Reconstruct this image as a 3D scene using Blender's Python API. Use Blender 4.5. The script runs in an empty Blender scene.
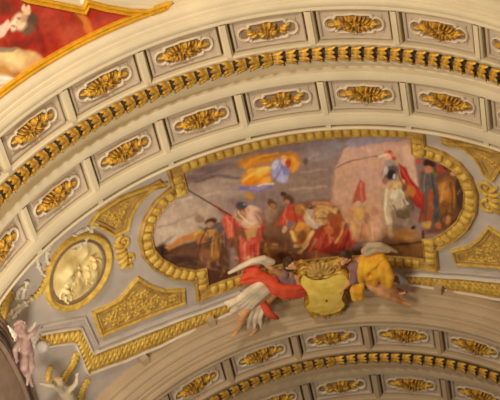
import bpy, bmesh, math, random
import numpy as np
from mathutils import Vector, Matrix
from mathutils.geometry import delaunay_2d_cdt
rng = random.Random(7)
NR = np.random.default_rng(7)
PI = math.pi
sc = bpy.context.scene
COL = sc.collection
S = 5.0                       # radius of the barrel vault in metres
# ------------------------------------------------------------------ camera pose (vault units, vault axis = world y)
CX, CZ, F = 0.31428, -2.77191, 3.00322
PITCH, YAW, ROLL = 0.83705, -0.14412, -0.04134
DTH = 0.26373                 # angle of one coffer bay
Y0, Y1, YG, Y2, Y3, PER = 2.63778, 2.76106, 2.79806, 2.91058, 3.04149, 1.42176
D = 0.10
RB = 1.0 + D                  # radius of the frescoed vault between the arches
EYE = 1.65
ZC = EYE - CZ * S             # height of the vault axis above the floor
fw = np.array([math.sin(YAW) * math.cos(PITCH), math.cos(YAW) * math.cos(PITCH), math.sin(PITCH)])
rt0 = np.array([math.cos(YAW), -math.sin(YAW), 0.0]); up0 = np.cross(rt0, fw)
rt = math.cos(ROLL) * rt0 + math.sin(ROLL) * up0
up = -math.sin(ROLL) * rt0 + math.cos(ROLL) * up0
ORG = np.array([CX, 0.0, CZ])

def ray_hit(x, y, R):
    """photo pixel -> (theta, y) where that line of sight meets the cylinder of radius R."""
    d = fw + rt * ((x - 250) / (500 * F)) + up * ((200 - y) / (500 * F))
    a = d[0]**2 + d[2]**2; b = ORG[0]*d[0] + ORG[2]*d[2]; c = ORG[0]**2 + ORG[2]**2 - R*R
    t = (-b + math.sqrt(max(b*b - a*c, 0))) / a
    X = ORG + t * d
    return math.atan2(X[2], X[0]), X[1]

def uv(x, y, R=RB):
    th, v = ray_hit(x, y, R)
    return ((PI/2 - th) * R, v)

def uvs(pts, R=RB): return [uv(x, y, R) for x, y in pts]

def to_px(P):
    d = (P - np.array([0, 0, ZC])) / S - ORG if False else (P / S - np.array([0, 0, ZC / S])) - ORG
    z = d @ fw
    return np.stack([250 + 500*F*(d @ rt)/z, 200 - 500*F*(d @ up)/z], -1)

def W(u, v, h=0.0, R=RB):
    """chart point on the vault of radius R, raised h (vault units) into the room -> world metres."""
    a = u / R; r = R - h
    return (S*r*math.sin(a), S*v, ZC + S*r*math.cos(a))

def at(x, y, r):
    """world point on the line of sight of a pixel at radius r of the vault."""
    th, v = ray_hit(x, y, r)
    return Vector((S*r*math.cos(th), S*v, ZC + S*r*math.sin(th)))

# ------------------------------------------------------------------ materials
def pig(c):
    """fresco pigment: lime-softened colour."""
    c = np.asarray(c, float); c = c*.88 + c.mean()*.12; return c*.90 + np.array([150, 122, 98])*.10

def lin(c):
    c = np.asarray(c, float) / 255.0
    return np.where(c <= 0.04045, c/12.92, ((c + 0.055)/1.055)**2.4)

def material(name, rgb, rough=0.75, metal=0.0, var=0.10, scale=6.0, bump=0.15, bscale=40.0, rgb2=None, spec=0.3):
    m = bpy.data.materials.new(name); m.use_nodes = True
    nt = m.node_tree; b = nt.nodes['Principled BSDF']
    c = lin(rgb); c2 = lin(rgb2) if rgb2 is not None else c * (1 - 2.2*var)
    tc = nt.nodes.new('ShaderNodeTexCoord')
    n = nt.nodes.new('ShaderNodeTexNoise'); n.inputs['Scale'].default_value = scale; n.inputs['Detail'].default_value = 6
    r = nt.nodes.new('ShaderNodeValToRGB')
    r.color_ramp.elements[0].position = 0.35; r.color_ramp.elements[1].position = 0.68
    r.color_ramp.elements[0].color = (*c2, 1); r.color_ramp.elements[1].color = (*np.minimum(c*(1+var*.5), 1), 1)
    nt.links.new(tc.outputs['Object'], n.inputs['Vector']); nt.links.new(n.outputs['Fac'], r.inputs['Fac'])
    nt.links.new(r.outputs['Color'], b.inputs['Base Color'])
    b.inputs['Roughness'].default_value = rough; b.inputs['Metallic'].default_value = metal
    b.inputs['Specular IOR Level'].default_value = spec
    if bump:
        n2 = nt.nodes.new('ShaderNodeTexNoise'); n2.inputs['Scale'].default_value = bscale
        bp = nt.nodes.new('ShaderNodeBump'); bp.inputs['Strength'].default_value = bump; bp.inputs['Distance'].default_value = 0.02
        nt.links.new(tc.outputs['Object'], n2.inputs['Vector']); nt.links.new(n2.outputs['Fac'], bp.inputs['Height'])
        nt.links.new(bp.outputs['Normal'], b.inputs['Normal'])
    return m

def paint_material(name):
    m = bpy.data.materials.new(name); m.use_nodes = True
    nt = m.node_tree; b = nt.nodes['Principled BSDF']
    a = nt.nodes.new('ShaderNodeVertexColor'); a.layer_name = 'pigment'
    tc = nt.nodes.new('ShaderNodeTexCoord')
    n = nt.nodes.new('ShaderNodeTexNoise'); n.inputs['Scale'].default_value = 9; n.inputs['Detail'].default_value = 8
    mp = nt.nodes.new('ShaderNodeMapRange'); mp.inputs['To Min'].default_value = 0.82; mp.inputs['To Max'].default_value = 1.16
    mx = nt.nodes.new('ShaderNodeVectorMath'); mx.operation = 'SCALE'
    nt.links.new(tc.outputs['Object'], n.inputs['Vector']); nt.links.new(n.outputs['Fac'], mp.inputs['Value'])
    nt.links.new(a.outputs['Color'], mx.inputs[0]); nt.links.new(mp.outputs['Result'], mx.inputs['Scale'])
    nt.links.new(mx.outputs['Vector'], b.inputs['Base Color'])
    b.inputs['Roughness'].default_value = 0.85; b.inputs['Specular IOR Level'].default_value = 0.15
    return m

M = {}
M['cream'] = material('cream_stucco', (226, 208, 172), 0.8, var=0.05, scale=1.5, bump=0.06)
M['coffer'] = material('coffer_stucco', (200, 180, 154), 0.85, var=0.05, scale=2.5, bump=0.08)
M['white'] = material('white_scroll_stucco', (236, 224, 200), 0.75, var=0.06, scale=6, bump=0.06)
M['rim'] = material('scroll_stucco', (224, 206, 176), 0.75, var=0.06, scale=6, bump=0.06)
M['grey'] = material('mauve_grey_stucco', (208, 194, 180), 0.85, var=0.08, scale=2.2, bump=0.08)
M['tan'] = material('tan_stucco', (200, 174, 138), 0.85, var=0.05, scale=2.0, bump=0.06)
M['gold'] = material('gilding', (238, 186, 66), 0.4, metal=0.2, var=0.16, scale=9, bump=0.3, bscale=60, rgb2=(140, 98, 44))  # darker patches put the shadow contrast of gilt relief into the colour
M['paintgold'] = material('ochre_gilding', (236, 200, 94), 0.6, metal=0.05, var=0.14, scale=9, bump=0.3, bscale=50, rgb2=(204, 162, 70))
M['shieldgold'] = material('yellow_gilding', (246, 216, 108), 0.55, metal=0.0, var=0.10, scale=7, bump=0.2, bscale=30, rgb2=(228, 190, 80))
M['deepgold'] = material('deep_ochre', (208, 170, 92), 0.65, metal=0.0, var=0.14, scale=8, bump=0.35, bscale=45, rgb2=(176, 134, 64))
M['palegold'] = material('pale_gilding', (248, 228, 168), 0.6, metal=0.0, var=0.12, scale=5, bump=0.3, bscale=25, rgb2=(232, 200, 124))
M['brightgold'] = material('bright_gilding', (244, 186, 48), 0.4, metal=0.3, var=0.1, scale=10, bump=0.1)
M['bronze'] = material('dark_bronze_ground', (66, 52, 46), 0.7, var=0.15, scale=12, bump=0.2)  # shade between garland leaves put into the bed colour; also stud, lunette line
M['ink'] = material('dark_recess_ground', (150, 124, 98), 0.8, var=0.1, scale=8, bump=0.1)  # stucco with cartouche shade put into its colour; also the medallion inner ring
M['fresco'] = paint_material('fresco_pigment')
M['red'] = material('vermilion_cloth', (236, 100, 62), 0.8, var=0.12, scale=5, bump=0.2, bscale=12, rgb2=(214, 72, 44))
M['creamcloth'] = material('cream_cloth', (242, 218, 184), 0.85, var=0.12, scale=5, bump=0.2, bscale=12)
M['purple'] = material('dull_purple_cloth', (150, 112, 108), 0.85, var=0.12, scale=5, bump=0.2, bscale=12)
M['yellow'] = material('yellow_cloth', (246, 192, 58), 0.8, var=0.12, scale=5, bump=0.2, bscale=12, rgb2=(226, 156, 40))
M['skin'] = material('painted_flesh', (226, 172, 118), 0.7, var=0.10, scale=6, bump=0.05, rgb2=(196, 136, 88))
M['skindark'] = material('tan_flesh', (182, 126, 84), 0.7, var=0.10, scale=6, bump=0.05)
M['hair'] = material('brown_hair', (92, 64, 46), 0.8, var=0.2, scale=20, bump=0.3)
M['stucco'] = material('putto_stucco', (206, 186, 156), 0.75, var=0.10, scale=5, bump=0.08)
M['pink'] = material('rosy_stucco', (182, 154, 138), 0.75, var=0.12, scale=6, bump=0.08, rgb2=(150, 112, 106))
M['shadow'] = material('brown_moulding_paint', (138, 112, 90), 0.85, var=0.10, scale=4, bump=0.1)  # brown of the lunette mouldings and the corner panel
M['floor'] = material('marble_floor', (196, 170, 136), 0.4, var=0.2, scale=0.6, bump=0.0)

# ------------------------------------------------------------------ object helpers
def thing(name, label, cat, loc, group=None):
    o = bpy.data.objects.new(name, None); COL.objects.link(o); o.empty_display_size = 0.2
    o.location = loc; o['label'] = label; o['category'] = cat
    if group: o['group'] = group
    return o

def tag(o, label, cat, group=None):
    o['label'] = label; o['category'] = cat
    if group: o['group'] = group
    return o

def world_loc(o):
    p = Vector((0, 0, 0))
    while o is not None: p += o.location; o = o.parent
    return p

def mesh(name, V, Fs, mat, parent=None, smooth=True, loc=None, struct=False, label=None):
    """V in world metres. The object's own origin is at loc (or at the parent)."""
    V = np.asarray(V, float).reshape(-1, 3)
    base = np.array(world_loc(parent)) if parent else np.zeros(3)
    off = np.zeros(3)
    if parent is None: off = np.array(loc) if loc is not None else (V.min(0) + V.max(0)) / 2
    me = bpy.data.meshes.new(name)
    me.from_pydata((V - base - off).tolist(), [], [list(f) for f in Fs])
    me.update()
    me.materials.append(M[mat] if isinstance(mat, str) else mat)
    if smooth: me.polygons.foreach_set('use_smooth', [True]*len(me.polygons))
    o = bpy.data.objects.new(name, me); COL.objects.link(o)
    o.location = off
    if parent: o.parent = parent
    if struct: o['kind'] = 'structure'
    if label: o['label'] = label
    return o

class MB:
    def __init__(s): s.V = []; s.F = []
    def add(s, V, Fs):
        b = len(s.V); s.V += [tuple(v) for v in V]; s.F += [tuple(i + b for i in f) for f in Fs]; return s
    def build(s, name, mat, parent=None, **k): return mesh(name, s.V, s.F, mat, parent, **k)

def grid_faces(n, m, cu=False, cv=False):
    out = []
    for i in range(n if cu else n-1):
        for j in range(m if cv else m-1):
            out.append((i*m + j, ((i+1) % n)*m + j, ((i+1) % n)*m + (j+1) % m, i*m + (j+1) % m))
    return out

# --- shapes in the chart of a vault surface (u along the curve, v along the axis, h out of the surface)
def densify(pts, step, closed):
    out = []; n = len(pts)
    for i in range(n if closed else n-1):
        a, b = np.array(pts[i]), np.array(pts[(i+1) % n]); L = np.linalg.norm(b - a); k = max(1, int(math.ceil(L/step)))
        for j in range(k): out.append(tuple(a + (b-a)*j/k))
    if not closed: out.append(tuple(pts[-1]))
    return out

def smooth_curve(pts, closed=False, n=6):
    """Catmull-Rom through pts."""
    P = [np.array(p, float) for p in pts]; N = len(P); out = []
    for i in range(N if closed else N-1):
        g = (lambda k: P[k % N]) if closed else (lambda k: P[min(max(k, 0), N-1)])
        p0, p1, p2, p3 = g(i-1), g(i), g(i+1), g(i+2)
        for j in range(n):
            t = j/n
            out.append(tuple(0.5*((2*p1) + (-p0+p2)*t + (2*p0-5*p1+4*p2-p3)*t*t + (-p0+3*p1-3*p2+p3)*t**3)))
    if not closed: out.append(tuple(P[-1]))
    return out

def area(p): return 0.5*sum(p[i-1][0]*p[i][1] - p[i][0]*p[i-1][1] for i in range(len(p)))

def offsets(path, closed):
    """mitred outward normals (outward = right of travel for counter-clockwise paths)."""
    n = len(path); out = []
    for i in range(n):
        p = np.array(path[i])
        a = np.array(path[i-1]) if (i > 0 or closed) else None
        b = np.array(path[(i+1) % n]) if (i < n-1 or closed) else None
        d1 = (p-a) if a is not None else (b-p); d2 = (b-p) if b is not None else (p-a)
        d1 = d1/(np.linalg.norm(d1)+1e-12); d2 = d2/(np.linalg.norm(d2)+1e-12)
        n1 = np.array([d1[1], -d1[0]]); n2 = np.array([d2[1], -d2[0]])
        m = n1 + n2; L = m @ m
        m = n1 if L < 0.3 else m * (2.0/L)
        out.append(m if np.linalg.norm(m) < 2.2 else m/np.linalg.norm(m)*2.2)
    return out

def sweep(mb, path, prof, closed, R=RB):
    """prof = [(offset outward, height)] swept along path in the chart."""
    if closed and area(path) < 0: path = path[::-1]
    nm = offsets(path, closed); V = []
    for p, q in zip(path, nm):
        for o, h in prof: V.append(W(p[0] + q[0]*o, p[1] + q[1]*o, h, R))
    mb.add(V, grid_faces(len(path), len(prof), cu=closed))
    return mb

def fill(mb, poly, step, hf, R=RB):
    """triangulated field inside a chart polygon with height hf(u, v)."""
    poly = densify(poly, step, True)
    if area(poly) < 0: poly = poly[::-1]
    P = np.array(poly); lo = P.min(0); hi = P.max(0)
    pts = [Vector((float(p[0]), float(p[1]))) for p in poly]; n = len(pts)
    gx = np.arange(lo[0]+step/2, hi[0], step); gy = np.arange(lo[1]+step/2, hi[1], step)
    G = np.array([(x, y) for x in gx for y in gy]).reshape(-1, 2)
    ins = inside(P, G) & (dist_poly(P, G) > step*0.35)
    pts += [Vector((float(a), float(b))) for a, b in G[ins]]
    r = delaunay_2d_cdt(pts, [(i, (i+1) % n) for i in range(n)], [], 1, 1e-7)
    V = [W(p.x, p.y, hf(p.x, p.y), R) for p in r[0]]
    mb.add(V, [tuple(f) for f in r[2]])
    return np.array([(p.x, p.y) for p in r[0]])

def inside(P, G):
    x, y = G[:, 0], G[:, 1]; c = np.zeros(len(G), bool)
    for i in range(len(P)):
        x1, y1 = P[i-1]; x2, y2 = P[i]
        k = (y1 > y) != (y2 > y)
        with np.errstate(divide='ignore', invalid='ignore'):
            c ^= k & (x < (x2-x1)*(y-y1)/(y2-y1+1e-30) + x1)
    return c

def dist_seg(G, a, b):
    a = np.asarray(a, float); b = np.asarray(b, float); d = b-a
    t = np.clip(((G-a) @ d)/((d @ d)+1e-12), 0, 1)
    return np.linalg.norm(G - (a + t[:, None]*d), axis=1)

def dist_poly(P, G):
    r = np.full(len(G), 1e9)
    for i in range(len(P)): r = np.minimum(r, dist_seg(G, P[i-1], P[i]))
    return r

def dome(mb, u, v, a, b, h, ang, R=RB, h0=0.0, n=10, m=4, point=0.0, sq=1.0):
    """half ellipsoid (leaf, egg, petal) lying on the vault; point > 0 sharpens the +a end."""
    V = []; ca, sa = math.cos(ang), math.sin(ang)
    for j in range(m):
        p = j/m*PI/2
        for i in range(n):
            t = 2*PI*i/n; kc, ks = math.cos(t), math.sin(t); kp = math.cos(p)**(.5 if sq < 1 else 1); x = a*math.copysign(abs(kc)**sq, kc)*kp; y = b*math.copysign(abs(ks)**sq, ks)*kp
            if point and x > 0: y *= (1 - point*x/a)
            V.append(W(u + ca*x - sa*y, v + sa*x + ca*y, h0 + h*math.sin(p), R))
    V.append(W(u, v, h0 + h, R))
    Fs = [(j*n+i, j*n+(i+1) % n, (j+1)*n+(i+1) % n, (j+1)*n+i) for j in range(m-1) for i in range(n)]
    Fs += [((m-1)*n+i, (m-1)*n+(i+1) % n, m*n) for i in range(n)]
    mb.add(V, Fs)

def rope(mb, path, rad, h0, R=RB, n=6, closed=False):
    """half-round strand of varying radius lying on the vault along a chart path."""
    N = len(path); nm = offsets(path, closed); V = []
    for i, (p, q) in enumerate(zip(path, nm)):
        r = rad[i] if hasattr(rad, '__len__') else rad
        for j in range(n+1):
            t = PI*j/n
            V.append(W(p[0] + q[0]*r*math.cos(t), p[1] + q[1]*r*math.cos(t), h0 + r*math.sin(t), R))
    mb.add(V, grid_faces(N, n+1, cu=closed))

def scroll(mb, u, v, r, turns, a0, sgn, w, R=RB, h0=0.0):
    """volute: a tapering strand spiralling in to a boss."""
    N = int(14*turns) + 6; path = []; rad = []
    for i in range(N):
        t = i/(N-1); rr = r*(1 - 0.86*t); a = a0 + sgn*2*PI*turns*t
        path.append((u + rr*math.cos(a), v + rr*math.sin(a))); rad.append(w*(1 - 0.5*t))
    rope(mb, path, rad, h0, R)
    dome(mb, u, v, r*0.22, r*0.22, w*1.4, 0, R, h0)

def foliage(mb, poly, h0, size, R=RB, seed=1, dens=1.0):
    """acanthus scrollwork filling a chart polygon."""
    g = random.Random(seed); P = np.array(poly); lo = P.min(0); hi = P.max(0); pts = []
    tries = 0
    while tries < 900:
        tries += 1
        c = np.array([g.uniform(lo[0], hi[0]), g.uniform(lo[1], hi[1])])
        if not inside(P, c[None])[0]: continue
        dd = dist_poly(P, c[None])[0]
        if dd < size*0.42: continue
        if any(np.linalg.norm(c-q) < size*1.05/dens for q, _ in pts): continue
        pts.append((c, dd))
    for c, dd in pts:
        r = min(size*0.6, dd*0.95)
        a = g.uniform(0, 2*PI); s = g.choice((-1, 1))
        scroll(mb, c[0], c[1], r, 1.1, a, s, size*0.13, R, h0)
        for k in range(5):
            b = a + s*(0.5 + k*1.15)
            dome(mb, c[0] + math.cos(b)*r*0.95, c[1] + math.sin(b)*r*0.95, size*0.30, size*0.13, size*0.15, b + s*0.6, R, h0, n=8, m=3, point=0.6)

# ================================================================== SETTING
# vault ceiling between and beyond the arches
def barrel(name, y0, y1, R, mat, n=160, a0=0.06, a1=PI-0.06):
    V = []
    for i in range(n+1):
        t = a0 + (a1-a0)*i/n
        for y in (y0, y1): V.append((S*R*math.cos(t), S*y, ZC + S*R*math.sin(t)))
    Fs = [(2*i, 2*i+1, 2*i+3, 2*i+2) for i in range(n)]
    return mesh(name, V, Fs, mat, struct=True)

YBAY0, YBAY1 = Y3 + 0.072, Y0 + PER - 0.125
barrel('ceiling', Y3 + 0.05, Y0 + PER - 0.09, RB, 'grey')
RN = 1.045
barrel('ceiling.001', Y0 - 1.6, Y0 - 0.06, RN, 'cream')
barrel('ceiling.002', Y3 + PER + 0.05, Y0 + 2*PER, RB, 'grey')

def lathe_arch(name, prof, mat, n=220, a0=0.06, a1=PI-0.06):
    V = []; m = len(prof)
    for i in range(n+1):
        t = a0 + (a1-a0)*i/n
        for y, r in prof: V.append((S*r*math.cos(t), S*y, ZC + S*r*math.sin(t)))
    # two-sided sharp profile: duplicate profile vertices by flat shading across, smooth along is not needed at this density
    return mesh(name, V, grid_faces(n+1, m), mat, smooth=False, struct=True)

REC = 1.046
def arc(y0, r0, y1, r1, bulge, n=5):
    """rounded moulding between two profile points."""
    out = []
    for i in range(n+1):
        t = i/n; k = bulge*math.sin(PI*t)
        L = math.hypot(y1-y0, r1-r0)+1e-9; nx, nr = (r1-r0)/L, -(y1-y0)/L
        out.append((y0+(y1-y0)*t + nx*k, r0+(r1-r0)*t + nr*k))
    return out

def middle(o):
    return ([(Y0-.006+o, 1.000), (Y0-.003+o, 1.004), (Y0+o, 1.005), (Y0+o, REC), (Y1+o, REC), (Y1+o, 1.005), (Y1+.004+o, 1.0), (Y1+.013+o, 1.0)]
            + [(YG-.0175+o, 1.004), (YG-.016+o, 1.010), (YG+.016+o, 1.010), (YG+.0175+o, 1.0)]
            + [(YG+.038+o, .998), (YG+.040+o, 1.004)] + arc(YG+.042+o, 1.028, YG+.072+o, 1.020, -.005) + [(YG+.076+o, 1.004)]
            + arc(YG+.078+o, 1.002, Y2-.006+o, 1.000, .0015)
            + [(Y2-.003+o, 1.004), (Y2+o, 1.005), (Y2+o, REC), (Y3+o, REC), (Y3+o, 1.005), (Y3+.004+o, 1.0)]
            + arc(Y3+.006+o, 1.0, Y3+.046+o, 1.0, .003) + [(Y3+.047+o, 1.034), (Y3+.060+o, 1.034), (Y3+.0605+o, 1.006)]
            + arc(Y3+.061+o, 1.004, Y3+.072+o, 1.004, .003) + [(Y3+.073+o, RB+.02)])

front_far = ([(Y0-.125, RB+.02), (Y0-.125, 1.062), (Y0-.121, 1.058), (Y0-.108, 1.056), (Y0-.106, 1.046)] + arc(Y0-.104, 1.044, Y0-.086, 1.034, .004)
             + [(Y0-.084, 1.026)] + arc(Y0-.082, 1.026, Y0-.062, 1.018, .003) + [(Y0-.060, 1.012), (Y0-.045, 1.010), (Y0-.043, 1.003)]
             + arc(Y0-.041, 1.003, Y0-.022, 1.0, .003) + [(Y0-.018, 1.002)])
front_near = ([(Y0-.098, RN+.02), (Y0-.098, 1.038), (Y0-.088, 1.036), (Y0-.086, 1.028)] + arc(Y0-.084, 1.026, Y0-.060, 1.016, .004)
              + [(Y0-.057, 1.010), (Y0-.045, 1.008), (Y0-.043, 1.003)] + arc(Y0-.041, 1.003, Y0-.020, 1.0, .003) + [(Y0-.016, 1.002)])
arch_near = lathe_arch('trim_1', front_near + middle(0), 'cream')
arch_far = lathe_arch('trim_2', [(y+PER, r) for y, r in front_far] + middle(PER), 'tan')

def divider(y0, y1, k, parent, mat):
    """raised rib between two coffers, at the k-th division."""
    th = PI/2 + (2.5 - k)*DTH
    half = 0.0140; prof = [(-half, REC+.002), (-half, 1.010), (-half*.8, 1.006), (-half*.62, 1.006), (-half*.55, 1.0), (half*.55, 1.0), (half*.62, 1.006), (half*.8, 1.006), (half, 1.010), (half, REC+.002)]
    V = []; n = 2
    for j in range(n):
        y = y0-.002 + (y1-y0+.004)*j/(n-1)
        for a, r in prof:
            t = th - a/1.0
            V.append((S*r*math.cos(t), S*y, ZC + S*r*math.sin(t)))
    return mesh('rib', V, grid_faces(n, len(prof)), mat, parent, smooth=False)

def block(y0, y1, k, r0, r1, parent, mat):
    th = PI/2 + (2.5 - k)*DTH; hw = .0085 if r1 < 1.05 else .012; mb = MB()
    V = [(S*r*math.cos(th+s*hw), S*y, ZC + S*r*math.sin(th+s*hw)) for r in (r0, r1) for y in (y0, y1) for s in (-1, 1)]
    mb.add(V, [(0, 1, 3, 2), (4, 6, 7, 5), (0, 4, 5, 1), (2, 3, 7, 6), (0, 2, 6, 4), (1, 5, 7, 3)])
    return mb.build('console_block', mat, parent, smooth=False)

for arch, o, mat in ((arch_near, 0, 'cream'), (arch_far, PER, 'tan')):
    for k in range(-3, 8):
        divider(Y0+o, Y1+o, k, arch, mat); divider(Y2+o, Y3+o, k, arch, mat)
        block(Y3+.046+o, Y3+.0605+o, k, 1.002, 1.036, arch, mat)
    if o:
        for k in range(-3, 8): block(Y0+o-.155, Y0+o-.1245, k, 1.064, 1.094, arch, mat)

# ================================================================== COFFERS
CW_, RC = DTH - .037, 1.030
def coffer_meshes(hgt):
    """meshes of one coffer in its own frame: x along the arch, y towards the near side, z into the room."""
    def L(a, b, h):
        t = a/RC; return (S*(RC-h)*math.sin(t), S*b, S*(RC - (RC-h)*math.cos(t)))
    def loc(mb, pts): mb
    out = {}
    w2, h2 = CW_/2, hgt/2
    # panel with a stepped border fillet
    V = []; Fs = []
    ring = lambda x, y, h, n=8: ([(-x + 2*x*i/n, -y, h) for i in range(n)] + [(x, -y + 2*y*i/4, h) for i in range(4)] + [(x - 2*x*i/n, y, h) for i in range(n)] + [(-x, y - 2*y*i/4, h) for i in range(4)])
    rings = [ring(w2, h2, -.015), ring(w2, h2, .0125), ring(w2-.004, h2-.004, .0135), ring(w2-.008, h2-.008, .012), ring(w2-.010, h2-.010, .006), ring(w2-.022, h2-.022, .006), ring(w2-.0235, h2-.0235, .0095), ring(w2-.0265, h2-.0265, .0095), ring(w2-.028, h2-.028, .007)]
    n = len(rings[0])
    for r in rings: V += [L(*p) for p in r]
    for j in range(len(rings)-1):
        for i in range(n): Fs.append((j*n+i, j*n+(i+1) % n, (j+1)*n+(i+1) % n, (j+1)*n+i))
    b = (len(rings)-1)*n
    for i in range(8):                      # inner field strips between the two long sides
        j = [b+i, b+i+1, b + 12 + (8-i-1) if i < 8 else 0, b + 12 + (8-i)]
        Fs.append((b+i, b+(i+1), b+12+7-i, b+12+8-i if i > 0 else b+12+8))
    out['panel'] = (V, Fs, 'coffer')
    # scrolled cartouche outline
    A, B = .070, .031
    half = [(-A-.022, 0), (-A-.019, .012), (-A-.008, .021), (-A+.004, .020), (-A+.010, .015), (-A+.012, .028), (-A+.020, B), (-.02, B), (0, B+.003)]
    q = [(x, y) for x, y in half]; full = q + [(-x, y) for x, y in q[-2::-1]]
    full = full + [(x, -y) for x, y in full[-2:0:-1]]
    path = smooth_curve(full, True, 4)
    if area(path) < 0: path = path[::-1]
    nm = offsets(path, True); V = []
    prof = [(.005, .006), (.005, .0125), (.003, .016), (.0005, .0155), (-.0015, .011), (-.002, .007)]
    for p, q2 in zip(path, nm):
        for o_, h in prof: V.append(L(p[0]+q2[0]*o_, p[1]+q2[1]*o_, h))
    Fs = grid_faces(len(path), len(prof), cu=True)
    # curled ears at the two ends and small clasps
    def ldome(VV, FF, u, v, a, bb, h, ang, h0, n=8, m=3, point=0.0):
        base = len(VV); ca, sa = math.cos(ang), math.sin(ang)
        for j in range(m):
            p = j/m*PI/2
            for i in range(n):
                t = 2*PI*i/n; x = a*math.cos(t)*math.cos(p); y = bb*math.sin(t)*math.cos(p)
                if point and x > 0: y *= (1 - point*x/a)
                VV.append(L(u+ca*x-sa*y, v+sa*x+ca*y, h0+h*math.sin(p)))
        VV.append(L(u, v, h0+h))
        FF += [(base+j*n+i, base+j*n+(i+1) % n, base+(j+1)*n+(i+1) % n, base+(j+1)*n+i) for j in range(m-1) for i in range(n)]
        FF += [(base+(m-1)*n+i, base+(m-1)*n+(i+1) % n, base+m*n) for i in range(n)]
    for sx in (-1, 1):
        for sy in (-1, 1): ldome(V, Fs, sx*(A-.012), sy*(B-.004), .007, .006, .008, 0, .010)
    out['cartouche'] = (V, Fs, 'rim')
    # sunk ground inside the cartouche, stucco darkened to stand for its shade
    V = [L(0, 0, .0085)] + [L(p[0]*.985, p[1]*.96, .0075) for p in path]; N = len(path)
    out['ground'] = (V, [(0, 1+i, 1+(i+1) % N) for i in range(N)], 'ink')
    # gilded foliage: spindle-shaped spray, and the round flower at the crown of the arch
    for var in ('spray', 'flower'):
        V = []; Fs = []; g = random.Random(3)
        if var == 'spray':
            for i in range(10):
                t = -1 + 2*i/9; x = t*.056; hw = .027*(1 - .72*t*t)
                for q in (-1, -.35, .35, 1):
                    out_ = math.atan2(q*.8, t*1.2 + .15) + g.uniform(-.35, .35)
                    ldome(V, Fs, x + g.uniform(-.003, .003), q*hw*.72, .0115 + g.uniform(0, .004), .0050, (.018 + g.uniform(-.005, .012))*(1-.35*t*t)*(1.25-.4*abs(q)), out_, .008, n=7, point=.6)
            for q in (-1, 1):
                ldome(V, Fs, q*.066, -q*.002, .021, .0065, .012, 0 if q > 0 else PI, .009, point=.7)
                ldome(V, Fs, q*.052, q*.008, .015, .005, .014, (.5 if q > 0 else PI+.5), .009, point=.7)
        else:
            for i in range(10):
                a = 2*PI*i/10; ldome(V, Fs, math.cos(a)*.022, math.sin(a)*.016, .016, .0085, .020, a, .009, point=.4)
            for i in range(6):
                a = 2*PI*i/6+.3; ldome(V, Fs, math.cos(a)*.010, math.sin(a)*.009, .010, .006, .018, a, .012, point=.4)
            ldome(V, Fs, 0, 0, .007, .007, .026, 0, .010)
            for s in (-1, 1):
                for k in range(3): ldome(V, Fs, s*(.046+.007*k), (k-1)*.011, .016, .006, .011, (0 if s > 0 else PI) + s*(k-1)*.4, .010, point=.5)
        out[var] = (V, Fs, 'gold')
    res = {}
    for k, (V, Fs, mt) in out.items():
        me = bpy.data.meshes.new(k); me.from_pydata([tuple(v) for v in V], [], [tuple(f) for f in Fs]); me.update()
        me.materials.append(M[mt])
        if k != 'panel': me.polygons.foreach_set('use_smooth', [True]*len(me.polygons))
        # faces should look into the room
        bm = bmesh.new(); bm.from_mesh(me); bmesh.ops.recalc_face_normals(bm, faces=bm.faces); bm.to_mesh(me); bm.free()
        res[k] = me
    return res

ORD = ['first', 'second', 'third', 'fourth', 'fifth', 'sixth', 'seventh', 'eighth', 'ninth']
def frame_px(th, y, r=1.0):
    return to_px(np.array([S*r*math.cos(th), S*y, ZC + S*r*math.sin(th)]))

ROWS = [('upper row of the near arch', 'coffers of the near arch, upper row', Y0, Y1, 0),
        ('lower row of the near arch', 'coffers of the near arch, lower row', Y2, Y3, 0),
        ('upper row of the far arch', 'coffers of the far arch, upper row', Y0, Y1, PER),
        ('lower row of the far arch', 'coffers of the far arch, lower row', Y2, Y3, PER)]
for where, group, ya, yb, o in ROWS:
    ms = coffer_meshes(yb - ya - .010)
    vis = []
    for k in range(-4, 9):
        th = PI/2 + (2.5 - (k+.5))*DTH; yc = (ya+yb)/2 + o
        pts = [frame_px(th + s*DTH*.44, yc + t*(yb-ya)*.5) for s in (-1, 0, 1) for t in (-1, 0, 1)]
        if any(-4 < p[0] < 504 and -4 < p[1] < 404 for p in pts): vis.append((k, th, yc))
    proto = None
    for i, (k, th, yc) in enumerate(vis):
        crown = (k == 2)
        rowname = 'the ' + where
        if crown: lab = 'crown coffer with round gilt flower, ' + ORD[i] + ' from left in ' + where
        else: lab = 'coffer with long gilt leaf spray, ' + ORD[i] + ' from left in ' + where
        root = bpy.data.objects.new('coffer', None); COL.objects.link(root); root.empty_display_size = .2
        # x = to the right along the arch, y = towards the viewer's side, z = into the room
        ex = Vector((math.sin(th), 0, -math.cos(th))); ez = Vector((-math.cos(th), 0, -math.sin(th))); ey = Vector((0, -1, 0))
        mw = Matrix((ex, ey, ez)).transposed().to_4x4(); mw.translation = Vector((S*RC*math.cos(th), S*yc, ZC + S*RC*math.sin(th)))
        root.matrix_world = mw
        tag(root, lab, 'coffer', group)
        for nm, key in (('panel', 'panel'), ('cartouche', 'cartouche'), ('sunk_ground', 'ground'), ('gilt_flower' if crown else 'gilt_leaf_spray', 'flower' if crown else 'spray')):
            c = bpy.data.objects.new(nm, ms[key]); COL.objects.link(c); c.parent = root
            if nm.startswith('gilt_leaf') and k > 2: c.rotation_euler = (0, 0, 0); c.scale = (-1, 1, 1)

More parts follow.
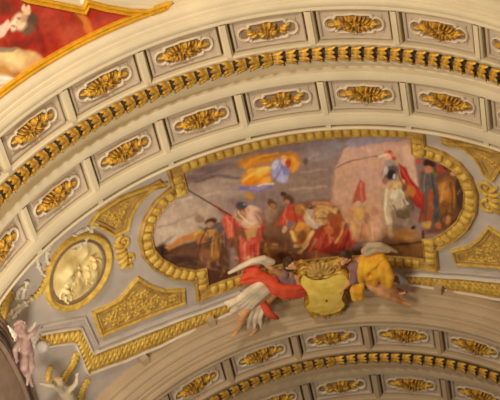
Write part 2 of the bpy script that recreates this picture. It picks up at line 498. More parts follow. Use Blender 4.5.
# ================================================================== LEAF GARLANDS along the two arches
def leaf_mesh(pitch, RT):
    """one overlapping laurel bunch; x along the garland, y across, z into the room (vault units * S)."""
    mb = MB()
    def E(cx, cy, cz, a, b, c, ang=0, tip=0.0):
        V = []; n, m = 8, 5
        for j in range(m+1):
            p = -PI/2*0.5 + (PI*0.75)*j/m
            for i in range(n):
                t = 2*PI*i/n; x = a*math.cos(t)*math.cos(p); y = b*math.sin(t)*math.cos(p)
                if x > 0: y *= (1 - tip*x/a)
                V.append((S*(cx + x*math.cos(ang) - y*math.sin(ang)), S*(cy + x*math.sin(ang) + y*math.cos(ang)), S*(cz + c*math.sin(p))))
        mb.add(V, grid_faces(m+1, n, cv=True) + [tuple(m*n+i for i in range(n))])
    p = pitch
    for k, ang in enumerate((-1.25, -.62, 0, .62, 1.25)):      # five overlapping leaves wrapped over the roll, tips flaring out
        V = []; n = 7; rows = 6
        for j in range(rows):
            t = j/(rows-1); x = p*(-.46 + .82*t); wv = .42*math.sin(PI*min(1, .25+.75*t))**.6*(1-.55*max(0, t-.6)/.4)
            for i in range(n):
                q = -1 + 2*i/(n-1); a = ang + wv*q
                rr = RT + .002 + .0085*t**1.3 + .003*(1-q*q) + (.0015 if k % 2 else 0)
                V.append((S*x, S*rr*math.sin(a), S*rr*math.cos(a)))
        for j in range(rows):
            t = j/(rows-1); x = p*(-.46 + .76*t); wv = .34*math.sin(PI*min(1, .25+.75*t))**.6*(1-.55*max(0, t-.6)/.4)
            for i in range(n):
                q = -1 + 2*i/(n-1); a = ang + wv*q
                V.append((S*x, S*RT*math.sin(a), S*RT*math.cos(a)))
        b = rows*n
        Fq = grid_faces(rows, n) + [tuple(b+i for i in f) for f in grid_faces(rows, n)]
        Fq += [((rows-1)*n+i, (rows-1)*n+i+1, b+(rows-1)*n+i+1, b+(rows-1)*n+i) for i in range(n-1)]
        for e in (0, n-1): Fq += [(j*n+e, (j+1)*n+e, b+(j+1)*n+e, b+j*n+e) for j in range(rows-1)]
        mb.add(V, Fq)
    me = bpy.data.meshes.new('leaf_bunch'); me.from_pydata(mb.V, [], mb.F); me.update(); me.materials.append(M['gold'])
    me.polygons.foreach_set('use_smooth', [True]*len(me.polygons))
    bm = bmesh.new(); bm.from_mesh(me); bmesh.ops.recalc_face_normals(bm, faces=bm.faces); bm.to_mesh(me); bm.free()
    return me

for o, lab in ((0, 'gilt laurel leaf garland running along the middle of the near arch'), (PER, 'gilt laurel leaf garland running along the middle of the far arch')):
    RG = .992; per = 6.3 if o == 0 else 6.2
    step = DTH/per; RT = .0165 if o == 0 else .0125; me = leaf_mesh(step*RG, RT)
    y = YG - (.010 if o == 0 else .006) + o
    root = thing('leaf_garland', lab, 'garland', (0, S*y, ZC + S*RG), 'leaf garlands of the arches')
    # torus bed under the leaves, coloured dark for the shade in the gaps
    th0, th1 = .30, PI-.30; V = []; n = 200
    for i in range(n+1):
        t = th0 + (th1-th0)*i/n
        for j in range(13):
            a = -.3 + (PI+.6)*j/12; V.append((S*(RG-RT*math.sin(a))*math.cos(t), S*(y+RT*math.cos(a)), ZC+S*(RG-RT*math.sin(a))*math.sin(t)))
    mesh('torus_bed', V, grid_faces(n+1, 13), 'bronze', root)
    ths = [PI/2 + step*(i+.5) for i in range(-60, 60)]
    vis = [t for t in ths if -70 < frame_px(t, y)[0] < 570 and -40 < frame_px(t, y)[1] < 450]
    first = None
    for t in vis:
        c = bpy.data.objects.new('leaf_bunch', me) if first is None else first.copy()
        first = first or c
        COL.objects.link(c); c.parent = root
        sgn = 1 if t > PI/2 else -1            # bunches hang away from the crown on both sides
        ex = Vector((math.sin(t), 0, -math.cos(t)))*(-sgn); ez = Vector((-math.cos(t), 0, -math.sin(t))); ey = ez.cross(ex)
        mw = Matrix((ex, ey, ez)).transposed().to_4x4()
        mw.translation = Vector((S*RG*math.cos(t), S*y, ZC + S*RG*math.sin(t))) - root.location
        c.matrix_local = mw

# ================================================================== PAINTING
class Painter:
    def __init__(s, P, base):
        Q0 = P.copy()
        for k in range(10):            # wavering, hand-painted edges
            fq = NR.normal(size=2)*(.10 if k < 4 else .35); ph = NR.uniform(0, 6.28, 2); am = .55 if k < 4 else .28
            P = P + am*np.stack([np.sin(Q0 @ fq + ph[0]), np.sin(Q0 @ fq[::-1] + ph[1])], -1)
        s.P0 = Q0; s.P = P; s.C = np.tile(lin(base), (len(P), 1)); s.I = np.zeros(len(P), int); s.names = ['']; s.cur = 0
    def g(s, name):
        if name not in s.names: s.names.append(name)
        s.cur = s.names.index(name)
    def blend(s, a, col):
        s.C = s.C*(1-a[:, None]) + lin(pig(col))*a[:, None]; s.I[a > .5] = s.cur
    def E(s, cx, cy, rx, ry, col, ang=0, soft=.48, op=1.0):
        d = s.P - np.array([cx, cy]); c, q = math.cos(math.radians(ang)), math.sin(math.radians(ang))
        x = d[:, 0]*c + d[:, 1]*q; y = -d[:, 0]*q + d[:, 1]*c
        r = np.sqrt((x/rx)**2 + (y/ry)**2)
        s.blend(op*np.clip((1+soft/2-r)/soft, 0, 1), col)
    def L(s, pts, w, col, soft=1.8, op=1.0):
        r = np.full(len(s.P), 1e9)
        for a, b in zip(pts[:-1], pts[1:]): r = np.minimum(r, dist_seg(s.P, a, b))
        s.blend(op*np.clip((w/2 + soft/2 - r)/soft, 0, 1), col)
    def Q(s, pts, col, soft=2.6, op=1.0):
        A = np.array(pts, float); d = dist_poly(A, s.P); d = np.where(inside(A, s.P), d, -d)
        s.blend(op*np.clip(.5 + d/soft, 0, 1), col)
    def brush(s, n, col_a, col_b, box, ln, w, ang, op=.35, seed=0, only=None):
        g = random.Random(seed)
        keep = s.cur
        for _ in range(n):
            x, y = g.uniform(box[0], box[2]), g.uniform(box[1], box[3]); a = math.radians(ang + g.uniform(-25, 25)); l = ln*g.uniform(.4, 1.2)
            t = g.random(); col = [col_a[i]*(1-t)+col_b[i]*t for i in range(3)]
            I0 = s.I.copy(); s.L([(x, y), (x+l*math.cos(a), y+l*math.sin(a))], w*g.uniform(.5, 1.2), col, 2.0, op); s.I = I0

def painted(name, poly, R, step, base, paint, root, h=.0015):
    """a painting on the vault: field cut into its painted figures, pigment per vertex."""
    mb = MB(); UVp = fill(mb, poly, step, lambda a, b: h, R)
    V = np.array(mb.V); P = to_px(V)
    pt = Painter(P, base); paint(pt)
    g = np.zeros(len(P))
    for k in range(24):                # broken brushwork
        fq = NR.normal(size=2)*(.25 if k % 2 else .7); g += np.sin(P @ fq + NR.uniform(0, 6.28))
    pt.C = np.clip(1.14*.24*(pt.C/.24)**1.22*(1 + .018*g)[:, None], 0, 1)
    ids = pt.I; Fs = np.array([f for f in mb.F])
    fid = np.array([np.bincount(ids[list(f)]).argmax() for f in mb.F])
    # stray specks of a figure belong to whatever surrounds them
    ed = {}
    for i, f in enumerate(mb.F):
        for a, b in zip(f, f[1:] + f[:1]): ed.setdefault((min(a, b), max(a, b)), []).append(i)
    nb = [[] for _ in mb.F]
    for q in ed.values():
        if len(q) == 2: nb[q[0]].append(q[1]); nb[q[1]].append(q[0])
    for _ in range(3):
        seen = np.zeros(len(fid), bool); comps = []
        for i in range(len(fid)):
            if seen[i]: continue
            st = [i]; seen[i] = True; c = []
            while st:
                j = st.pop(); c.append(j)
                for q in nb[j]:
                    if not seen[q] and fid[q] == fid[i]: seen[q] = True; st.append(q)
            comps.append((fid[i], c))
        big = {}
        for k, c in comps: big[k] = max(big.get(k, 0), len(c))
        for k, c in comps:
            if len(c) < 40 or (k != 0 and len(c) < big[k]):
                around = [fid[q] for j in c for q in nb[j] if fid[q] != k]
                if around: fid[c] = np.bincount(around).argmax()
    for k, nm in enumerate(pt.names):
        sel = [mb.F[i] for i in np.nonzero(fid == k)[0]]
        if not sel: continue
        used = sorted({i for f in sel for i in f}); mp = {j: i for i, j in enumerate(used)}
        o = mesh(nm or name, V[used], [tuple(mp[i] for i in f) for f in sel], 'fresco', root)
        ca = o.data.color_attributes.new('pigment', 'FLOAT_COLOR', 'POINT')
        cc = np.ones((len(used), 4)); cc[:, :3] = pt.C[used]
        ca.data.foreach_set('color', cc.ravel().astype('f4'))
        for p in o.data.polygons: pass
    return pt

# --- outline of the battle fresco, traced on the vault
FR = [(182, 172), (210, 162), (240, 153.5), (270, 147), (300, 142), (330, 139), (360, 137), (411, 137), (412.5, 153), (425, 156), (440, 161), (452, 168.5), (460, 178), (465, 192), (464, 207),
      (457, 221), (446, 231), (433, 238), (423, 239), (425, 259)]
FR2 = [(208, 286), (206, 268), (195, 270), (178, 267), (163, 259), (154, 249), (151, 236), (155, 220), (164, 206), (176, 196), (187, 190)]
fr_uv = uvs(FR)
bl, br = uv(208, 286), uv(425, 259)
fr_uv += [(br[0]+(bl[0]-br[0])*t, br[1]+(bl[1]-br[1])*t) for t in np.linspace(.1, .9, 9)] + uvs(FR2)
# top edge straight along the vault
tl, tr_ = fr_uv[0], fr_uv[7]
for i in range(1, 7): fr_uv[i] = (fr_uv[i][0], tl[1] + (tr_[1]-tl[1])*(fr_uv[i][0]-tl[0])/(tr_[0]-tl[0]))

def paint_battle(p):
    E, L, Q = p.E, p.L, p.Q
    # sky and clouds
    E(250, 165, 95, 40, (146, 124, 118), soft=.8)
    E(178, 216, 40, 26, (196, 174, 154), soft=.9); E(170, 236, 18, 10, (208, 188, 168), soft=.9)
    E(216, 186, 26, 13, (172, 150, 138), -20, .9); E(240, 190, 20, 8, (176, 154, 140), -10, .9)
    E(205, 172, 20, 6, (130, 108, 110), -20, .9); E(300, 180, 30, 14, (150, 126, 112), 0, .9); E(320, 150, 18, 9, (146, 132, 138), 0, .9)
    p.brush(46, (130, 108, 108), (196, 174, 156), (150, 150, 330, 235), 22, 3.5, -15, .30, 3)
    L([(192, 168), (238, 160)], 3, (176, 156, 150), 4, .6)
    # hill with the bright edge, lower left
    p.g('painted_hillside')
    Q([(151, 247), (160, 245), (168, 250), (200, 239), (222, 240), (222, 290), (205, 290), (170, 268), (152, 258)], (104, 70, 52), 3)
    E(162, 252, 6, 9, (56, 38, 38)); E(156, 250, 5, 5, (92, 58, 40))
    Q([(164, 247), (196, 231), (216, 226), (216, 235), (190, 241), (168, 251)], (204, 138, 70), 2)
    E(200, 233, 8, 3, (216, 170, 80), -20); E(192, 252, 16, 6, (122, 84, 62), -10, .8); E(185, 262, 18, 4, (84, 56, 44), 0, .8)
    p.brush(20, (84, 56, 44), (150, 102, 66), (160, 244, 215, 268), 14, 2.5, -20, .4, 5)
    # soldiers behind, left
    p.g('painted_marching_soldiers')
    Q([(198, 236), (206, 226), (222, 222), (228, 236), (230, 262), (224, 286), (206, 286), (200, 262)], (106, 74, 52), 3)
    E(199, 219, 5, 4, (166, 134, 112)); E(210.5, 221, 6, 3.4, (98, 60, 44), -8); E(210, 224, 3.5, 3, (190, 142, 112))
    E(219, 228, 8, 6, (110, 98, 104)); E(207, 233, 9, 4, (200, 150, 80), -15); E(202, 240, 6, 6, (184, 122, 62)); E(216, 248, 6, 14, (176, 124, 56), 8)
    E(224, 252, 3, 12, (108, 74, 50), 0); E(206, 256, 6, 8, (150, 100, 70)); L([(209, 262), (206, 276)], 3, (184, 126, 92)); E(216, 268, 5, 8, (96, 62, 46)); L([(200, 246), (214, 240)], 2, (86, 56, 42))
    # captured standard bearer in rose dress with the long spear
    p.g('painted_standard_bearer')
    Q([(228, 220), (262, 214), (268, 232), (264, 262), (258, 276), (242, 276), (234, 246)], (140, 96, 66), 3)
    E(247, 219, 13, 10, (222, 182, 158), 15); E(252, 214, 8, 6, (226, 190, 166)); E(258.5, 217, 5, 5, (160, 116, 108), 30, .8); L([(254, 214), (260, 221)], 1.6, (206, 164, 140))
    L([(230.5, 219), (222, 212), (218, 207)], 3.2, (186, 92, 62)); E(217, 206, 2.2, 2, (206, 130, 92))
    Q([(221, 219), (229, 214), (233, 221), (235, 238), (230, 243), (226, 234)], (216, 92, 70), 2); L([(228, 222), (230, 238)], 1.6, (234, 140, 112)); E(232, 243, 3, 5, (120, 78, 60))
    L([(231, 219), (240, 230), (250, 234), (262, 228)], 3.4, (198, 70, 54)); E(252, 228, 8, 3, (214, 166, 132))
    Q([(240, 238), (250, 242), (262, 238), (261, 256), (256, 276), (241, 276), (239, 250)], (218, 96, 76), 2.5)
    L([(246, 244), (244, 268)], 2.2, (236, 136, 106)); L([(256, 246), (253, 270)], 1.8, (186, 70, 58)); Q([(245, 232), (258, 229), (256, 241), (249, 242)], (206, 158, 96), 2)
    L([(263, 226), (259, 240), (252, 240)], 3, (206, 78, 62)); E(250, 259, 4, 3, (228, 180, 104))
    E(241, 215, 5.4, 6, (160, 108, 66)); E(241, 207.5, 6, 4.4, (84, 76, 90), 10); E(245, 206, 2.2, 1.6, (136, 124, 140)); E(247, 213, 2.4, 3, (214, 158, 122))
    p.P, keep = p.P0, p.P; L([(187, 189.5), (231, 215.5)], 1.3, (70, 50, 46), .8); p.P = keep
    # men in gold-brown to the right of her
    p.g('painted_kneeling_men')
    Q([(262, 238), (274, 228), (288, 238), (296, 250), (300, 266), (268, 272), (258, 262)], (116, 76, 46), 3)
    Q([(263, 240), (276, 236), (282, 250), (272, 262), (262, 258)], (152, 106, 54), 3); L([(266, 244), (270, 258)], 2.4, (196, 146, 72)); E(276, 246, 3, 5, (196, 140, 70), 30)
    L([(272, 236), (290, 250)], 2.5, (78, 50, 38)); E(286, 256, 7, 5, (96, 60, 42))
    # pale bank and fallen shield
    p.g('painted_pale_cloth')
    Q([(264, 212), (274, 215), (292, 240), (312, 250), (308, 255), (292, 250), (276, 232)], (176, 148, 122), 3)
    L([(268, 216), (284, 236), (304, 250)], 3, (204, 172, 140), 3)
    p.g('painted_distant_soldier')
    E(271, 204, 4.4, 5, (112, 76, 56)); E(271, 214, 6, 6, (158, 128, 110)); E(272, 205, 2.2, 2.5, (176, 124, 90))
    p.cur = 0; Q([(264, 226), (280, 206), (300, 200), (336, 200), (350, 214), (352, 246), (300, 256), (270, 246)], (134, 96, 70), 6); p.g('painted_rose_soldier')
    Q([(276, 222), (282, 208), (290, 202), (302, 208), (304, 222), (296, 232), (284, 226)], (198, 78, 58), 2)
    L([(282, 212), (288, 226)], 2, (226, 112, 84)); E(298, 208, 6, 5, (196, 132, 70)); E(303, 212, 4, 6, (180, 110, 60)); E(289, 223, 4, 4, (124, 120, 126)); E(284, 228, 3, 4, (214, 180, 140))
    E(288, 198, 5.6, 5, (104, 72, 54)); E(286, 200, 3, 3, (186, 124, 84)); E(283, 193, 3, 2.4, (86, 58, 46))
    p.g('painted_gold_soldier')
    Q([(290, 226), (298, 218), (308, 226), (312, 244), (302, 250), (292, 240)], (190, 132, 60), 2)
    E(299, 226, 6, 5, (226, 160, 74)); L([(291, 231), (296, 240)], 3.4, (240, 200, 110)); L([(296, 246), (310, 244)], 3, (224, 176, 110)); E(302, 236, 4, 6, (150, 92, 50)); E(306, 228, 3, 4, (206, 140, 66))
    p.g('painted_white_horse_head')
    Q([(302, 216), (306, 208), (318, 212), (322, 224), (314, 230), (306, 226)], (198, 174, 150), 2); L([(306, 214), (316, 228)], 2, (222, 202, 176)); E(309, 208, 1.8, 1.4, (50, 36, 34))
    p.g('painted_stooping_man')
    Q([(312, 208), (326, 205), (336, 208), (338, 220), (322, 226), (314, 220)], (196, 146, 88), 2)
    L([(338, 204), (326, 204), (313, 203)], 3.8, (200, 140, 92)); E(322, 214, 7, 4, (214, 170, 104)); E(330, 216, 4, 4, (150, 98, 62)); L([(316, 214), (320, 224)], 2.2, (226, 190, 130))
    E(335, 199, 4.6, 3.4, (84, 54, 38), 20); E(332, 201, 3, 3, (186, 118, 80))
    p.g('painted_red_cloak_man')
    Q([(312, 234), (322, 226), (336, 224), (350, 228), (358, 240), (346, 252), (312, 254), (304, 250)], (170, 62, 48), 2.5)
    E(337, 219, 7, 6, (186, 102, 54)); E(333, 222, 5, 7, (172, 88, 48)); E(345, 210.5, 4.8, 5, (104, 64, 42)); E(342.5, 213, 3, 3.4, (196, 128, 84))
    L([(343, 222), (340, 232), (336, 240)], 4, (218, 158, 94)); L([(322, 234), (316, 248)], 2.6, (206, 90, 66)); L([(334, 236), (322, 250)], 3, (204, 66, 56)); L([(348, 232), (344, 248)], 2.4, (136, 44, 40)); E(328, 230, 5, 4, (200, 122, 62))
    L([(312, 233), (306, 244), (300, 254)], 4.6, (228, 186, 124)); L([(316, 240), (310, 252)], 2.5, (192, 130, 84)); E(352, 236, 3, 6, (190, 74, 56), -30)
    p.g('painted_shadowed_ground')
    Q([(206, 268), (236, 272), (262, 268), (300, 256), (360, 248), (426, 244), (427, 262), (330, 274), (262, 286), (206, 292)], (98, 62, 44), 3)
    p.brush(24, (80, 50, 38), (156, 104, 64), (215, 252, 420, 284), 18, 3, -8, .5, 9)
    E(318, 256, 16, 4, (170, 112, 74)); E(300, 258, 7, 3, (150, 96, 60)); L([(355, 252), (390, 247)], 3, (92, 60, 44)); Q([(378, 244), (420, 238), (425, 258), (390, 262)], (150, 106, 58), 4)
    L([(384, 246), (420, 243)], 2, (96, 64, 44), 2); E(400, 235, 18, 6, (190, 140, 74), 0, .8); E(372, 246, 8, 3.5, (214, 180, 130), 12)
    # tower
    p.g('painted_tower')
    Q([(330, 202), (334, 167), (346, 150), (352, 143), (411, 140), (418, 180), (404, 208), (346, 222), (338, 206)], (204, 164, 136), 2)
    Q([(337, 162), (344, 149), (352, 143), (411, 142), (410, 152), (392, 156), (350, 160)], (206, 166, 148), 2)
    Q([(400, 143), (411, 146), (414, 168), (419, 186), (406, 190)], (214, 178, 154), 2); L([(333.5, 168), (344, 161.5), (362, 158.5), (386, 156)], 1.1, (150, 112, 98), 1)
    L([(332, 176), (331, 200)], 2, (184, 140, 120), 3); E(366, 176, 14, 16, (206, 164, 146), 0, .9)
    p.g(''); p.cur = 0
    Q([(346, 143), (352, 138), (412, 136), (412, 141), (380, 144), (350, 148)], (164, 152, 168), 2); E(338, 143, 8, 4, (154, 146, 158), 0, .8)
    p.g('painted_tower'); L([(365, 142), (366, 154)], 1.3, (176, 136, 122), 1.5, .6)
    p.g('painted_banner')
    Q([(351, 203), (355, 190), (359, 179), (364, 184), (367, 198), (362, 204)], (192, 96, 78), 2); L([(360, 183), (362, 200)], 1.6, (216, 128, 104))
    p.g('painted_crowd')
    Q([(346, 214), (352, 202), (362, 203), (372, 205), (384, 214), (386, 232), (380, 242), (356, 240), (348, 228)], (204, 160, 122), 3)
    E(358, 213, 6, 6, (222, 176, 92)); E(354, 222, 4, 8, (226, 180, 110)); E(364, 230, 5, 8, (214, 162, 120)); E(374, 212, 4, 4, (192, 140, 116)); E(376, 226, 5, 9, (218, 174, 148)); E(358, 203, 3.4, 3, (220, 184, 160)); E(366, 218, 3, 6, (180, 130, 104)); L([(370, 222), (372, 238)], 2, (228, 190, 150)); L([(362, 224), (360, 238)], 1.8, (196, 130, 100))
    p.brush(16, (184, 130, 100), (238, 200, 140), (350, 206, 380, 236), 7, 1.8, 80, .5, 12)
    # right-hand riders
    p.g('painted_dark_horse')
    Q([(420, 172), (430, 164), (446, 166), (460, 176), (466, 196), (462, 214), (450, 228), (436, 236), (424, 234)], (128, 84, 56), 4)
    E(449, 200, 15, 22, (120, 82, 52)); E(446, 198, 10, 18, (182, 120, 52)); E(443, 192, 5, 9, (206, 142, 64)); E(459, 196, 4.5, 17, (84, 62, 50), -8); E(449, 222, 11, 8, (126, 84, 46)); E(447, 222, 4, 4.5, (206, 138, 90), 30); L([(458, 218), (450, 230)], 2.5, (96, 70, 46)); E(444, 208, 5, 6, (150, 96, 44))
    p.g('painted_guards')
    Q([(421, 174), (428, 168), (436, 174), (438, 200), (440, 228), (428, 230), (424, 204)], (104, 96, 98), 2)
    E(430, 163, 6.5, 3.8, (72, 44, 40), 6); E(429, 169, 4.2, 4, (196, 126, 92)); E(418.5, 161.5, 3.4, 2.2, (206, 92, 86), 20); E(441, 169, 4.2, 4.6, (186, 72, 54)); E(447, 166, 4, 4, (86, 60, 50)); E(453, 170, 4.4, 4.4, (108, 84, 70)); E(452, 175, 2.4, 2.4, (206, 150, 130)); E(434, 174, 4, 3, (112, 116, 76))
    L([(431, 192), (428, 224)], 5, (178, 92, 48)); L([(424, 200), (422, 220)], 3, (146, 84, 60)); L([(435, 190), (436, 226)], 4, (88, 86, 82)); E(437, 228, 3, 3, (200, 110, 70)); E(426, 226, 5, 4, (206, 158, 84))
    # grey horse from behind and its rider
    p.g('painted_grey_horse')
    E(398, 202, 14.5, 18.5, (150, 130, 108)); E(397, 199, 13, 15, (204, 186, 158)); E(393, 193, 5.5, 7, (234, 218, 190)); E(408, 206, 5.5, 12, (122, 104, 88)); E(402, 214, 7, 5, (118, 96, 74))
    L([(391, 186), (386, 204), (387.5, 226), (390, 236)], 5.4, (206, 186, 154)); L([(389, 190), (385, 210)], 2, (228, 212, 180)); L([(392, 212), (395, 230)], 2.4, (150, 126, 100)); L([(385, 220), (381.5, 232), (379.5, 243)], 3, (198, 170, 140)); E(379, 243, 2, 1.6, (160, 120, 96)); L([(411, 212), (409.5, 222), (413, 229)], 3.4, (148, 122, 102)); E(411, 228, 2, 2, (72, 48, 52))
    p.g('painted_rider')
    Q([(397, 164), (405, 168), (412, 179), (425, 196), (422, 212), (414, 206), (405, 186)], (174, 48, 40), 2); L([(402, 170), (414, 190)], 2, (206, 70, 54)); E(418, 196, 5, 8, (196, 58, 40), -30); L([(421, 206), (418, 222)], 3.5, (160, 62, 54))
    E(390, 174, 7.4, 8.6, (104, 92, 92)); E(385, 172, 2.4, 4.6, (196, 178, 168)); E(391, 176, 3.4, 4.4, (54, 46, 52)); E(394, 178, 1.6, 3, (196, 190, 200)); E(388, 164.5, 5, 3, (166, 152, 150)); E(385, 182, 3, 4, (172, 118, 92))
    E(397, 186, 9, 4, (206, 164, 104), -20); L([(386, 196), (394, 188), (404, 182)], 2.4, (224, 192, 140)); E(410, 191, 5, 6.5, (200, 126, 56)); E(405, 188, 3, 4, (120, 92, 64))
    E(388, 154.5, 4.6, 4.2, (216, 118, 92)); E(387, 158.5, 3.4, 3, (236, 176, 144)); L([(378.5, 157.5), (385, 156)], 2.6, (230, 208, 184)); E(388.5, 153, 2, 1.2, (180, 70, 56)); E(393, 160, 2, 2.4, (196, 80, 76))
    L([(422, 232), (424, 258)], 2, (86, 54, 36), 1.4)
    # broken touches of colour over the figure groups
    def touches(n, cols, box, ln, w, ang, seed, op=.55):
        g = random.Random(seed)
        for _ in range(n):
            c1, c2 = g.choice(cols), g.choice(cols)
            p.brush(1, c1, c2, box, ln, w, ang + g.uniform(-60, 60), op, g.randint(0, 99999))
    touches(46, [(96, 60, 44), (190, 134, 78), (140, 96, 62), (70, 48, 42), (206, 156, 96), (120, 104, 108)], (198, 222, 228, 272), 6, 1.8, 70, 31)
    touches(34, [(232, 196, 170), (196, 84, 66), (236, 140, 110), (150, 60, 50), (214, 170, 120)], (230, 212, 264, 272), 6, 1.6, 80, 32)
    touches(56, [(210, 150, 84), (120, 72, 48), (236, 196, 130), (186, 76, 56), (90, 58, 44), (200, 120, 64)], (266, 204, 352, 256), 6, 1.7, 60, 33)
    touches(22, [(226, 210, 182), (150, 130, 108), (196, 176, 150)], (386, 188, 410, 220), 6, 1.5, 80, 34, .4)
    touches(34, [(176, 110, 52), (96, 70, 56), (206, 140, 70), (130, 66, 48), (104, 100, 104)], (422, 166, 462, 228), 7, 1.8, 85, 35)
    touches(26, [(120, 80, 54), (84, 54, 40), (170, 116, 70)], (250, 252, 420, 280), 9, 2, 0, 36)
    # lights and darks drawn over the main figures
    for q, c, wd in (([(226, 217), (231, 226), (232, 238)], (240, 150, 120), 1.4), ([(234, 222), (236, 238)], (150, 52, 44), 1.6), ([(238, 214), (244, 222), (252, 226)], (246, 214, 188), 1.8), ([(247, 244), (245, 258), (247, 272)], (246, 150, 120), 1.6),
                     ([(252, 246), (251, 270)], (160, 56, 48), 1.4), ([(259, 244), (257, 268)], (240, 140, 108), 1.4), ([(262, 228), (265, 244), (262, 258)], (90, 58, 44), 1.8), ([(239, 242), (240, 262)], (110, 66, 50), 1.6),
                     ([(284, 206), (281, 220)], (232, 120, 88), 1.6), ([(292, 206), (296, 220), (292, 230)], (150, 48, 40), 1.6), ([(300, 206), (306, 214)], (230, 176, 100), 1.4), ([(328, 226), (322, 240), (318, 252)], (226, 96, 76), 1.5),
                     ([(340, 228), (332, 246)], (120, 38, 34), 1.8), ([(346, 228), (338, 246)], (224, 92, 72), 1.4), ([(316, 206), (328, 209), (336, 212)], (228, 190, 130), 1.5), ([(318, 218), (328, 220)], (130, 84, 52), 1.6), ([(308, 244), (301, 254)], (248, 214, 156), 1.6),
                     ([(206, 228), (200, 244)], (70, 48, 40), 1.6), ([(213, 236), (212, 256)], (212, 160, 90), 1.6), ([(219, 238), (220, 258)], (90, 60, 44), 1.5), ([(223, 232), (226, 246)], (150, 130, 130), 1.4),
                     ([(387, 190), (384.5, 206), (386, 224)], (240, 226, 196), 1.6), ([(397, 188), (404, 194), (407, 204)], (240, 226, 200), 1.4), ([(392, 206), (397, 216), (404, 217)], (96, 78, 62), 1.8), ([(410, 196), (412, 208)], (96, 80, 70), 1.8), ([(399, 166), (410, 182), (420, 200)], (214, 84, 62), 1.5), ([(396, 168), (403, 184)], (110, 30, 30), 1.6),
                     ([(384, 168), (383, 178)], (222, 208, 200), 1.3), ([(426, 172), (424, 190)], (150, 144, 146), 1.4), ([(432, 174), (434, 196)], (60, 56, 60), 1.5), ([(442, 184), (440, 204)], (226, 164, 84), 1.6), ([(450, 184), (452, 212)], (110, 70, 40), 2), ([(446, 212), (444, 226)], (90, 58, 40), 1.6),
                     ([(160, 206), (176, 200), (190, 198)], (210, 192, 174), 2.4), ([(158, 226), (176, 222), (196, 214)], (172, 150, 134), 2.4), ([(196, 182), (216, 176), (240, 178)], (118, 98, 96), 2.6), ([(204, 196), (220, 192)], (190, 170, 152), 2.4), ([(300, 172), (326, 168)], (170, 146, 134), 2.4), ([(290, 188), (326, 186)], (176, 150, 132), 2.4)):
        L(q, wd, c, 1.6, .75)
    # angel in the sky
    p.g('painted_angel')
    E(258, 160, 21, 6.5, (214, 144, 44), -8, .7); E(249, 164, 11, 4, (226, 148, 36), -12, .6); E(290, 162, 10, 9, (222, 148, 44), 0, .6); E(255, 177, 14, 8, (226, 152, 36), -12, .5); E(262, 172, 8, 5, (242, 190, 80), -10, .6); E(248, 182, 8, 4.4, (236, 140, 16), -10, .5); E(266, 180, 7, 5, (236, 166, 70), 0, .6); E(252, 171, 6, 3, (240, 172, 60), 0, .6)
    L([(241, 189), (256, 191), (272, 186)], 5.5, (132, 120, 172), 3); E(258, 189, 8, 3, (160, 146, 190), -10); E(279, 169, 6.5, 9.5, (158, 158, 204), 20); E(283, 176, 6, 7, (170, 166, 204), -10); E(275, 165, 3, 5, (196, 194, 226), 25); E(286, 171, 4, 4, (138, 132, 184)); L([(274, 184), (264, 185), (258, 187)], 2.6, (232, 190, 150))
    for q, c, wd in (([(244, 168), (250, 160), (262, 155), (276, 154)], (240, 172, 60), 3), ([(243, 182), (250, 176), (260, 170), (270, 168)], (250, 200, 96), 3), ([(246, 186), (258, 182), (270, 174)], (226, 132, 24), 3),
                     ([(262, 158), (276, 156), (290, 154)], (204, 124, 36), 3), ([(292, 158), (299, 164), (294, 170)], (240, 170, 60), 3), ([(252, 166), (262, 164), (270, 162)], (180, 132, 96), 2.4), ([(276, 164), (282, 172), (284, 181)], (190, 190, 226), 2), ([(282, 168), (276, 180)], (116, 112, 168), 2)):
        L(q, wd, c, 2.4, .8)
    E(284.5, 162, 3.6, 3.4, (232, 186, 150)); E(288.5, 163.5, 2.8, 4.4, (192, 72, 44)); E(283, 158, 3, 2, (232, 180, 110)); E(250, 198, 4, 3, (204, 144, 60), 20, .7); E(306, 161, 2.4, 3.6, (120, 96, 92), 0, .8)

root = thing('wall_fresco', 'large quatrefoil fresco of a battle with a grey horse, a tower and an angel', 'fresco', W(0, 3.5, 0))
painted('painted_sky', fr_uv, RB, .0031, (150, 128, 120), paint_battle, root)

# --- gilt frame of the fresco with its row of tongues
frame = thing('fresco_frame', 'gilded tongue moulding frame around the large battle fresco', 'picture frame', W(0, 3.5, 0))
mb = MB(); pth = densify(fr_uv, .012, True)
FW_ = .036
sweep(mb, pth, [(-.003, .001), (-.003, .007), (.000, .010), (.004, .006), (.006, .006), (.039, .008), (.041, .015), (.046, .016), (.050, .010), (.051, .0)], True)
mould = mb.build('moulding', 'deepgold', frame, smooth=False)
pp = pth if area(pth) > 0 else pth[::-1]
lens = np.cumsum([0] + [np.linalg.norm(np.array(pp[(i+1) % len(pp)]) - np.array(pp[i])) for i in range(len(pp))])
NT = 98; nm_ = offsets(pp, True)
for k in range(NT):
    s = lens[-1]*(k+.5)/NT; i = int(np.searchsorted(lens, s)) - 1; t = (s-lens[i])/(lens[i+1]-lens[i]+1e-12)
    a, b = np.array(pp[i]), np.array(pp[(i+1) % len(pp)]); d = (b-a)/np.linalg.norm(b-a); nn = np.array([d[1], -d[0]]); c = a + (b-a)*t
    m_ = MB(); q = c + nn*.0225
    dome(m_, q[0], q[1], .0195, lens[-1]/NT*.44, .013, math.atan2(nn[1], nn[0]), RB, .004, n=16, m=4, sq=.55)
    m_.build('tongue', 'paintgold', mould)

# corner blocks of the frame
for (x, y) in ((190, 262+13), (332, 139)):
    pass

# ================================================================== GILT PANELS, BANDS AND MEDALLIONS OF THE BAY
def mirror(pts): return [(-u, v) for u, v in pts][::-1]

